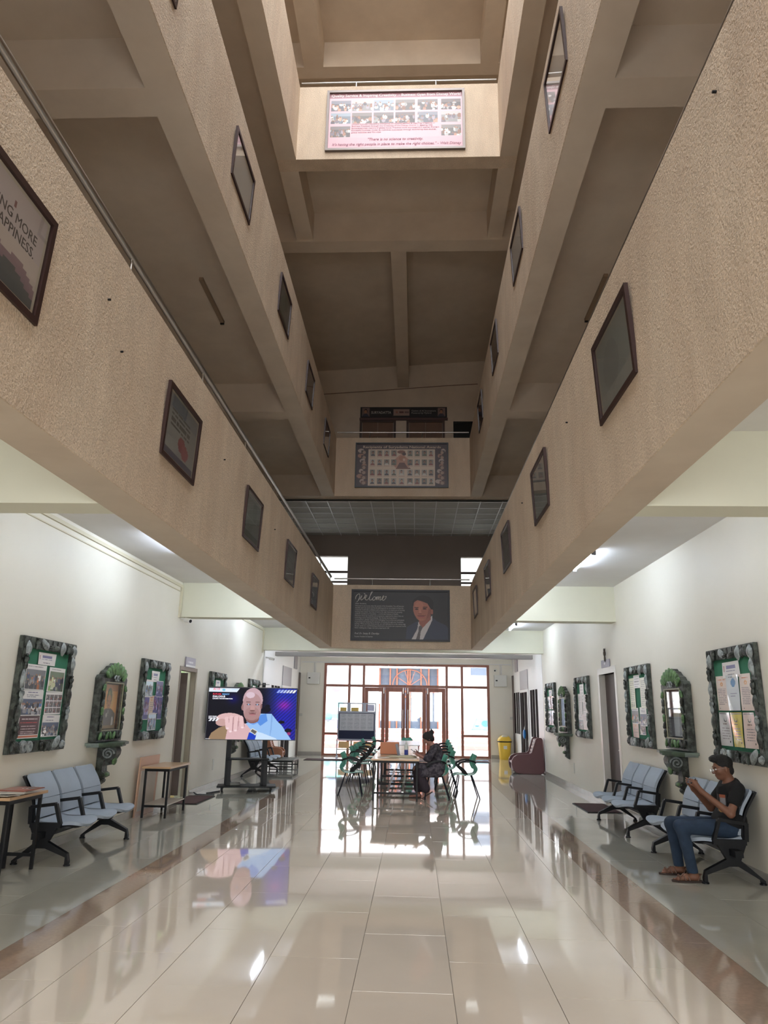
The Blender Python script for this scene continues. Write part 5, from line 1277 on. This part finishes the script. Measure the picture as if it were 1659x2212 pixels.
    me.polygons.add(len(Q)); me.polygons.foreach_set('loop_start', (np.arange(len(Q))*4).astype(np.int32))
    me.polygons.foreach_set('use_smooth', np.ones(len(Q), bool)); me.update(); me.validate(); me.materials.append(material)
    o = D.objects.new(name, me); COL.objects.link(o)
    if parent: o.parent = parent
    return o
def finger(pts, r, k=.004): return [cap(pts[i], pts[i+1], r*(1-.08*i), r*(1-.08*(i+1)), k) for i in range(len(pts)-1)]
def head_prims(c, tilt, s=1.0):
    """c: centre of the skull, tilt: nod forward (about the left-right axis)"""
    ct, st = math.cos(tilt), math.sin(tilt)
    def P(x, y, z): x, z = x*s, z*s; return (c[0]+x*ct+z*st, c[1]+y*s, c[2]-x*st+z*ct)
    R3 = (0,tilt,0)
    pr = [elp(P(-.012,0,.022),(.094*s,.074*s,.092*s),R3,.02), elp(P(.030,0,-.03),(.060*s,.058*s,.080*s),R3,.03), elp(P(.045,0,-.085),(.038*s,.036*s,.026*s),R3,.02),
          cap(P(.085,0,.012),P(.106,0,-.028),.008*s,.013*s,.012), elp(P(.088,.012,-.032),(.010,.008,.008),R3,.006), elp(P(.088,-.012,-.032),(.010,.008,.008),R3,.006),
          cap(P(.080,-.03,.025),P(.080,.03,.025),.010*s,None,.012), cap(P(.084,-.016,-.058),P(.084,.016,-.058),.007*s,None,.008), cap(P(.081,-.013,-.068),P(.081,.013,-.068),.008*s,None,.006),
          elp(P(-.010,.074,-.008),(.018,.008,.030),R3,.006), elp(P(-.010,-.074,-.008),(.018,.008,.030),R3,.006),
          elp(P(.058,.040,-.022),(.022,.02,.024),R3,.02), elp(P(.058,-.040,-.022),(.022,.02,.024),R3,.02)]
    cv_ = [elp(P(.093,.030,.004),(.013,.017,.009),R3,.012), elp(P(.093,-.030,.004),(.013,.017,.009),R3,.012)]
    return pr, cv_, P, R3
# ---- the young man on the right bench
SKN = mat('brown_skin', (122,84,66), rough=.5, spec=.4); LIP = mat('lip_brown', (120,70,62), rough=.4); EYEW = mat('eye_white', (215,208,200), rough=.2); PUP = mat('pupil_black', (16,12,12), rough=.2)
HAIR = mat('black_hair', (15,13,13), rough=.55, bump=.9, bscale=160); TEE = mat('black_cotton', (14,14,16), rough=.9, bump=.3, bscale=25); JEAN = mat('blue_denim', (40,57,79), rough=.9, var=.16, vscale=9, bump=.3, bscale=30)
man = empty('person', (3.27,8.24,0), PI, 'young man in black t-shirt and blue jeans looking at his phone', 'person')
hp, hc, HP, HR = head_prims((-.004,0,1.082), .20)
def hand(wr, pal, s, up=.0):   # s = +1 left hand, -1 right; fingers close round the far side of the phone, thumb on its face
    pr = [cap(wr, pal, .024, .030, .02), elp(pal,(.026,.018,.036),(0,.4,0),.015)]
    px, py, pz = pal
    for i, (dz, L) in enumerate(((.036,.95),(.016,1.05),(-.004,1.0),(-.022,.8))):
        y0 = py+s*.004; b = (px+.012, y0, pz+dz); m = (px+.040*L, py-s*.014, pz+dz+.010); e = (px+.042*L, py-s*.042, pz+dz+.008); t = (px+.030*L, py-s*.062*L, pz+dz+.004)
        pr += finger([b,m,e,t], .0088)
    pr += finger([(px-.014,py,pz+.0),(px-.022,py-s*.018,pz+.030),(px-.004,py-s*.044,pz+.046)], .0105, .006)
    return pr
LWr, LPa = (.275,.115,.855), (.322,.080,.925); RWr, RPa = (.275,-.115,.855), (.322,-.080,.925)
body = hp+[cap((-.080,0,.93),(-.03,0,1.03),.056,.052,.03), cap((-.07,-.14,.895),(-.07,.14,.895),.05,.05,.05), cap((-.06,0,.85),(-.03,0,.62),.095,.09,.05), cap((-.03,-.05,.56),(-.03,.05,.56),.085,.085,.04),
    cap((-.075,.175,.885),(.05,.235,.660),.045,.038,.03), cap((.05,.235,.655),LWr,.039,.025,.02),
    cap((-.075,-.175,.885),(.07,-.225,.665),.045,.038,.03), cap((.07,-.225,.66),RWr,.039,.025,.02),
    cap((0,.09,.49),(.535,.17,.515),.07,.052,.04), cap((0,-.09,.49),(.525,-.17,.50),.07,.052,.04), cap((.535,.17,.51),(.455,.155,.10),.05,.036,.02), cap((.525,-.17,.50),(.475,-.185,.10),.05,.036,.02)]
body += hand(LWr, LPa, 1)+hand(RWr, RPa, -1)
for s, fx, fy in ((1,.40,.155),(-1,.42,-.185)):
    body += [cap((fx+.03,fy,.052),(fx+.05,fy,.13),.034,.036,.02), cap((fx+.015,fy,.042),(fx+.13,fy+s*.005,.045),.030,.030,.02), cap((fx+.13,fy,.040),(fx+.205,fy+s*.008,.030),.034,.024,.02)]
    for i in range(5): body += [cap((fx+.205,fy+s*(-.026+.013*i),.026),(fx+.245-.008*i,fy+s*(-.028+.014*i),.022),.0095,.008,.004)]
bo = sdf_mesh('body', body, .0065, SKN, man, carve=hc)
shirt = [cap((-.075,-.13,.893),(-.075,.13,.893),.066,.066,.05), cap((-.06,0,.87),(-.04,0,.66),.128,.125,.06), cap((-.04,-.085,.58),(-.04,.085,.58),.122,.122,.05), cap((.03,-.07,.555),(.03,.07,.555),.105,.105,.04),
    cap((-.078,.165,.885),(-.012,.205,.775),.066,.066,.04), cap((-.078,-.165,.885),(.0,-.200,.775),.066,.066,.04), cap((-.08,0,.93),(-.06,0,.96),.075,.062,.03), cap((-.10,-.09,.80),(-.10,.09,.80),.06,.06,.05),
    cap((.0,.10,.66),(.03,-.06,.64),.05,.05,.04)]
nk = np.array((.42,0,.91)); nk = nk/np.linalg.norm(nk)
sh_o = sdf_mesh('t_shirt', shirt, .008, TEE, man, cuts=[((-.055,0,.955),tuple(nk)),((0,0,.475),(0,0,-1))],
    carve=[elp((.045,.232,.672),(.085,.085,.085),(0,0,0),.004), elp((.058,-.226,.672),(.085,.085,.085),(0,0,0),.004)])
jeans = [cap((-.01,-.08,.515),(-.01,.08,.515),.105,.105,.04), cap((.02,.09,.50),(.53,.17,.520),.092,.068,.04), cap((.02,-.09,.50),(.52,-.17,.505),.092,.068,.04), cap((.535,.17,.515),(.500,.165,.35),.066,.058,.03), cap((.500,.165,.35),(.455,.155,.105),.058,.052,.02),
    cap((.525,-.17,.50),(.500,-.175,.35),.066,.058,.03), cap((.500,-.175,.35),(.475,-.185,.10),.058,.052,.02), elp((.56,.17,.53),(.05,.05,.045),(0,0,0),.03)]
sdf_mesh('jeans', jeans, .008, JEAN, man, cuts=[((0,0,.085),(0,0,-1)),((0,0,.60),(0,0,1))])
hair = [elp(HP(-.020,0,.045),(.101,.082,.088),HR,.02), elp(HP(.035,0,.112),(.068,.060,.034),HR,.03), elp(HP(.074,0,.100),(.030,.052,.028),HR,.02), elp(HP(-.068,0,-.03),(.040,.066,.055),HR,.02)]
hair_o = sdf_mesh('hair', hair, .0065, HAIR, man, noise=.004, carve=[elp(HP(.112,0,.015),(.070,.12,.066),HR,.008), elp(HP(.06,.08,-.045),(.075,.05,.07),HR,.01), elp(HP(.06,-.08,-.045),(.075,.05,.07),HR,.01), elp(HP(.045,0,-.07),(.09,.09,.06),HR,.01)])
for s in (-1,1):
    MB().ell(HP(.079,s*.030,.003),(.012,.012,.010),10,8).build('eye', EYEW, man, True); MB().ell(HP(.090,s*.030,-.001),(.003,.005,.005),8,6).build('pupil', PUP, man, True)
    MB().tube([HP(.088,s*.014,.022),HP(.090,s*.032,.027),HP(.080,s*.048,.020)], .0032, 6).build('eyebrow', HAIR, man)
    c = [HP(.112,s*.034+.021*math.cos(a),-.004+.018*math.sin(a)) for a in [i*PI/8 for i in range(17)]]
    MB().tube(c, .0016, 6).build('glasses_rim', STEEL, man); MB().tube([HP(.110,s*.055,.004),HP(.05,s*.078,.008),HP(-.008,s*.081,.006)], .0016, 6).build('glasses_temple', STEEL, man)
    MB().add([tuple(p) for p in c[:16]], [tuple(range(16))]).build('glasses_lens', GLR, man)
MB().tube([HP(.112,-.013,.0),HP(.116,0,.004),HP(.112,.013,.0)], .0016, 6).build('glasses_bridge', STEEL, man)
MB().tube([HP(.088,-.018,-.063),HP(.093,0,-.062),HP(.088,.018,-.063)], .0035, 6).build('mouth', LIP, man)
# printed motif on the shirt, laid on the cloth
from mathutils.bvhtree import BVHTree
def lay_print(target, origin, du, dv, w, h, direction, cv, name, m, parent):
    me = target.data; bv = BVHTree.FromPolygons([v.co.copy() for v in me.vertices], [tuple(p.vertices) for p in me.polygons])
    o = print_sheet(name, cv, w, h, m, parent); pd = o.data; dr = Vector(direction).normalized(); O = Vector(origin); du = Vector(du).normalized(); dv = Vector(dv).normalized()
    for v in pd.vertices:
        s = O+du*v.co.x+dv*v.co.z; hit = bv.ray_cast(s, dr, .6)
        v.co = (hit[0]-dr*.003) if hit[0] is not None else s+dr*.2
    return o
cv = CV(18,22,(22,22,25),3); cv.rect(.1,.02,.7,.2,(150,84,60)).rect(.1,.2,.66,.6,(136,134,138)).ell(.55,.8,.35,.2,(168,120,70)).ell(.3,.75,.2,.15,(190,180,160)).ell(.62,.62,.12,.1,(90,60,50))
lay_print(sh_o, (.25,.30,.74), (.72,-.70,0), (0,0,1), .11, .17, (-.62,-.78,0), cv, 'shirt_print', PAP, man)
SAN = mat('brown_sandal', (104,74,58), rough=.5); SOL = mat('sandal_sole', (58,44,38), rough=.7)
for s, fx, fy in ((1,.40,.155),(-1,.42,-.185)):
    ol = [(fx-.03,fy-.03),(fx+.05,fy-.033),(fx+.15,fy-.042),(fx+.22,fy-.045),(fx+.265,fy-.02),(fx+.27,fy+.015),(fx+.22,fy+.045),(fx+.13,fy+.044),(fx+.05,fy+.035),(fx-.03,fy+.03),(fx-.045,fy)]
    so = MB().prism(ol, .001, .018, 'xy').build('sandal', SOL, man)
    for a in (.10,.14,.185): MB().tube([(fx+a,fy-.040,.02),(fx+a+.012,fy-.028,.058-.06*(a-.1)),(fx+a+.016,fy,.076-.12*(a-.1)),(fx+a+.012,fy+.028,.058-.06*(a-.1)),(fx+a,fy+.042,.02)], .009, 6).build('strap', SAN, so)
    MB().tube([(fx+.10,fy-.03,.05),(fx+.14,fy,.078),(fx+.20,fy+.03,.045)], .008, 6).build('strap', SAN, so)
    MB().tube([(fx+.02,fy-.036,.02),(fx-.005,fy-.034,.07),(fx-.03,fy,.075),(fx-.005,fy+.034,.07),(fx+.02,fy+.036,.02)], .006, 6).build('heel_strap', SAN, so)
ph = empty('mobile_phone', (3.27-.330,8.24,.953), PI, 'dark mobile phone held sideways by the young man', 'phone')
mm = Matrix.Rotation(-.75,4,'Y')
MB().box(-.038,-.082,-.004,.038,.082,.005, mm).build('body', mat('phone_dark', (30,30,34), rough=.3), ph, bevel=.003)
MB().box(-.034,-.076,.0052,.034,.076,.0058, mm).build('screen', mat('phone_screen', (70,80,90), rough=.1, emit=(90,110,130), estr=.25), ph)
ph.rotation_euler = (0,0,0); ph.location.x = 3.27-.338
# ---- the woman at the table
DRS = mat('dark_patterned_cotton', (38,34,44), rough=.85, dark=(92,86,92), dscale=17, damt=.75, bump=.3, bscale=40)
TRS = mat('dark_pleated_trousers', (44,34,44), rough=.85, var=.3, vscale=28, stretch=(1,1,.12))
SKW = mat('warm_skin', (150,108,96), rough=.5)
wom = empty('person', (.46,14.66,0), PI, 'woman in dark patterned dress bent over her phone at the table', 'person')
hp, hc, HP, HR = head_prims((.185,0,1.095), .62, .95)
wb = hp+[cap((.09,0,.95),(.15,0,1.04),.048,.045,.03), cap((.06,-.13,.93),(.06,.13,.93),.045,.045,.04), cap((.05,0,.90),(0,0,.62),.095,.11,.05), cap((0,-.06,.56),(0,.06,.56),.11,.11,.04),
    cap((.06,.165,.92),(.20,.21,.715),.040,.034,.02), cap((.20,.21,.71),(.36,.12,.79),.034,.022,.02), cap((.06,-.165,.92),(.21,-.20,.73),.040,.034,.02), cap((.21,-.20,.73),(.37,-.07,.80),.034,.022,.02),
    cap((0,.09,.52),(.42,.12,.54),.07,.05,.03), cap((0,-.09,.52),(.42,-.12,.54),.07,.05,.03), cap((.42,.12,.54),(.23,.10,.16),.045,.032,.02), cap((.42,-.12,.54),(.37,-.12,.09),.045,.032,.02),
    cap((.21,.10,.135),(.30,.10,.035),.026,.028,.02), cap((.34,-.12,.045),(.53,-.13,.028),.03,.022,.02)]
def whand(w_, p_, s):
    pr = [cap(w_, p_, .022, .026, .015)]; px,py,pz = p_
    for i in range(4): pr += finger([(px+.02,py-s*(.0-.016*i)*.9-.0,pz+.0),(px+.050,py-s*(.01-.015*i),pz+.008),(px+.070-.005*i,py-s*(.02-.012*i),pz+.022)], .0078)
    pr += finger([(px-.01,py-s*.02,pz+.01),(px+.015,py-s*.035,pz+.035),(px+.035,py-s*.035,pz+.05)], .009, .006); return pr
wb += whand((.36,.12,.79),(.415,.075,.815),1)+whand((.37,-.07,.80),(.40,-.02,.845),-1)
sdf_mesh('body', wb, .0085, SKW, wom, carve=hc)
dress = [cap((.055,-.13,.925),(.055,.13,.925),.062,.062,.05), cap((.045,0,.90),(-.005,0,.64),.115,.130,.06), cap((-.01,-.07,.58),(-.01,.07,.58),.125,.125,.05),
    cap((.06,.16,.92),(.19,.21,.735),.060,.062,.03), cap((.19,.21,.735),(.235,.19,.745),.060,.055,.02), cap((.06,-.16,.92),(.20,-.20,.745),.060,.062,.03), cap((0,.08,.54),(.36,.12,.56),.105,.085,.05), cap((0,-.08,.54),(.36,-.12,.56),.105,.085,.05),
    cap((.10,.0,.52),(.36,.0,.52),.09,.07,.05), cap((-.02,.12,.46),(.30,.14,.44),.07,.07,.05), cap((.08,0,.96),(.10,0,.985),.068,.055,.03)]
sdf_mesh('dress', dress, .011, DRS, wom, cuts=[((0,0,.40),(0,0,-1)),((.10,0,.985),(.45,0,.89))], noise=.002, carve=[elp((.30,.155,.765),(.075,.06,.06),(0,0,0),.004), elp((.29,-.14,.79),(.06,.06,.06),(0,0,0),.004)])
tro = [cap((.38,.12,.52),(.24,.10,.20),.085,.088,.04), cap((.40,-.12,.50),(.36,-.12,.16),.085,.092,.04), cap((.30,.11,.48),(.40,-.11,.48),.08,.08,.04), cap((.36,-.02,.42),(.30,.0,.22),.07,.06,.05)]
sdf_mesh('trousers', tro, .011, TRS, wom, cuts=[((0,0,.115),(0,0,-1))], noise=.004)
sdf_mesh('hair', [elp(HP(-.012,0,.030),(.108,.086,.104),HR,.02), elp(HP(-.125,0,.058),(.050,.046,.046),HR,.02), elp(HP(-.06,0,-.04),(.05,.07,.06),HR,.03), elp(HP(-.15,0,.10),(.02,.02,.03),HR,.02)], .009, HAIR, wom, noise=.003, carve=[elp(HP(.105,0,-.02),(.075,.10,.085),HR,.01)])
for s in (-1,1):
    MB().ell(HP(.079,s*.030,.003),(.012,.012,.010),8,6).build('eye', EYEW, wom, True); MB().tube([HP(.088,s*.014,.022),HP(.090,s*.032,.026),HP(.080,s*.048,.020)], .003, 6).build('eyebrow', HAIR, wom)
MB().tube([HP(.088,-.018,-.063),HP(.092,0,-.062),HP(.088,.018,-.063)], .0035, 6).build('mouth', LIP, wom)
so = MB().prism([(.32,-.15),(.56,-.165),(.57,-.10),(.32,-.09)], .001, .014, 'xy').build('sandal', SOL, wom); MB().tube([(.46,-.16,.014),(.47,-.13,.055),(.46,-.10,.014)], .008, 6).build('strap', SAN, so)
so = MB().box(-.13,-.04,-.008,.12,.04,.006, Matrix.Translation((.215,.10,.075)) @ Matrix.Rotation(.55,4,'Y')).build('sandal', SOL, wom); MB().tube([(.24,.06,.06),(.27,.10,.105),(.24,.14,.06)], .008, 6).build('strap', SAN, so)
ph = empty('mobile_phone', (.46-.462,14.62,.852), 0, 'mobile phone held by the woman above the table', 'phone')
MB().box(-.075,-.038,-.005,.075,.038,.005, Matrix.Rotation(.70,4,'Y')).build('body', mat('phone_dark'), ph, bevel=.003)

# ------------------------------------------------------------------ outside: court, steps, the building across
PAV = mat('pale_court_paving', (214,206,198), rough=.8, var=.05, vscale=1); REDS = mat('red_step', (200,122,118), rough=.8); FAC = mat('white_facade', (226,226,226), rough=.8, var=.03, vscale=.5)
struct('floor_court', MB().box(-30,27.6,-.3,30,60,-.03).box(-30,27.6,-.02,30,28.6,-.005), PAV)
st = MB()
for i in range(4): st.box(-30,33.5+i*2.2,-.02,30,33.9+i*2.2,.16+.15*i); 
rs = empty('steps', (0,0,0), label='broad red and white steps crossing the outside court', cat='steps')
for i in range(4): MB().box(-25,33.2+i*2.2,-.02,25,35.4+i*2.2 if i < 3 else 42.1,.15*(i+1)).build('tread', PAV, rs); MB().box(-25,33.15+i*2.2,-.02+.15*i,25,33.7+i*2.2,.15*(i+1)+.004).build('nosing', REDS, rs)
b = empty('opposite_building', (0,0,0), label='pale building across the court with central doorway', cat='building')
MB().box(-26,42.2,0,-2.05,44,9).box(1.40,42.2,0,26,44,9).box(-2.05,42.2,3.98,1.40,44,9).build('wall', FAC, b)
MB().box(-2.05,43.2,.6,1.40,43.3,3.98).build('recess_panel', mat('blue_grey_glazing', (84,94,110), rough=.6, spec=.2), b)
OF = mat('orange_brown_frame', (150,86,62), rough=.5)
f = MB()
for x in (-2.05,-1.45,-1.05,-.42,-.30,.35,.8,1.32): f.box(x,43.1,.6,x+.08,43.2,3.98)
f.box(-2.05,43.1,2.62,1.40,43.2,2.72).box(-1.05,43.09,2.32,-.34,43.2,2.42).box(-.22,43.09,2.32,.43,43.2,2.42); f.build('window_frame', OF, b)
for i in range(6):
    a0 = PI*i/5; MB().bar((-.26,43.05,3.0),(-.26+1.0*math.cos(a0),43.05,3.0+.9*math.sin(a0)),.03).build('fan_bar', OF, b)
MB().tube([(-.26+1.0*math.cos(PI*i/16),43.05,3.0+.9*math.sin(PI*i/16)) for i in range(17)], .03, 6).build('fan_arch', OF, b)
for x in (-9.2,-6.6,3.2,7.5): MB().box(x,42.16,3.6,x+1.6,42.2,5.4).build('window', mat('blue_grey_glazing'), b)
MB().box(-26,41.9,4.3,26,42.2,4.5).build('ledge', FAC, b)
t = empty('banner', (-4.45,42.14,2.0), 0, 'tall turquoise banner with a portrait on the far building', 'banner')
cv = CV(30,60,(236,240,240),3); cv.rect(0,.45,1,.66,(120,214,206)); cv.rect(0,.86,1,1,(110,210,202)); cv.rows(.1,.68,.9,.84,3,(190,140,160),.3); cv.ell(.5,.22,.28,.16,(220,190,184)); cv.ell(.5,.1,.3,.09,(130,100,110)); cv.poly([(.05,.46),(.2,.34),(.8,.34),(.95,.46)],(120,140,190))
print_sheet('print', cv, .85, 1.75, PAP, t, (0,-.012,0)); MB().box(-.43,-.01,-.88,.43,0,.88).build('backing', WHT, t)
t = empty('court_shrub_planter', (-4.6,40.8,.6), 0, 'small dark bench with planter below the banner', 'planter'); MB().box(-.5,-.2,0,-.4,.2,.4).box(.4,-.2,0,.5,.2,.4).box(-.5,-.2,.4,.5,.2,.46).build('bench', mat('lilac_grey', (110,110,140))  , t); MB().ell((-.1,0,.6),(.22,.2,.25),8,6).build('shrub', mat('bluish_green', (90,130,130)), t)
t = empty('mural_flask', (3.95,42.15,1.25), 0, 'painted blue laboratory flask on the far wall, right of the doors', 'mural')
cv = CV(60,64,(228,230,232),5); cv.poly([(.28,.25),(.52,.25),(.78,1),(.04,1)],(96,120,140)); cv.poly([(.30,.27),(.50,.27),(.75,.98),(.07,.98)],(206,214,216)); cv.poly([(.20,.58),(.62,.58),(.75,.98),(.07,.98)],(110,200,224)); cv.ell(.42,.76,.10,.11,(60,110,180)); cv.ell(.2,.85,.05,.03,(50,80,110)); cv.ell(.6,.88,.05,.03,(50,80,110)); cv.ell(.55,.66,.04,.03,(50,80,110))
cv.rect(.28,.20,.52,.26,(120,120,170)); cv.line(.60,.30,.72,.80,.02,(210,150,160)); cv.rect(.70,.05,.72,.25,(190,190,195)); cv.rect(.60,.08,.82,.10,(190,190,195))
print_sheet('print', cv, 2.1, 1.55, PAP, t, (.2,-.004,.12)); MB().box(-.85,.0,-.65,1.25,.03,.9).build('backing', FAC, t)
t = empty('wall_mural', (1.95,42.15,1.5), 0, 'faint blue graffiti mural just right of the far doorway', 'mural')
cv = CV(40,40,(232,234,236),6)
for i in range(9): cv.line(cv.rg.rand(),.3+.5*cv.rg.rand(),cv.rg.rand(),.3+.5*cv.rg.rand(),.02,(120,150,190))
print_sheet('print', cv, .9, .9, PAP, t, (0,-.004,0)); MB().box(-.45,0,-.45,.45,.03,.45).build('backing', FAC, t)

# ------------------------------------------------------------------ lettering into plain meshes
bpy.context.view_layer.update()
dg = bpy.context.evaluated_depsgraph_get()
for o in [o for o in D.objects if o.type == 'FONT']:
    me = D.meshes.new_from_object(o.evaluated_get(dg)); n_ = o.name; n2 = D.objects.new('lettering', me); COL.objects.link(n2)
    if 'fit' in o.keys():
        xs = [v.co.x for v in me.vertices]; o.scale.x = o['fit']/max(1e-3, max(xs)-min(xs))
    n2['kind'] = 'stuff'
    n2.parent = o.parent; n2.location = o.location; n2.rotation_euler = o.rotation_euler; n2.scale = o.scale
    D.objects.remove(o)
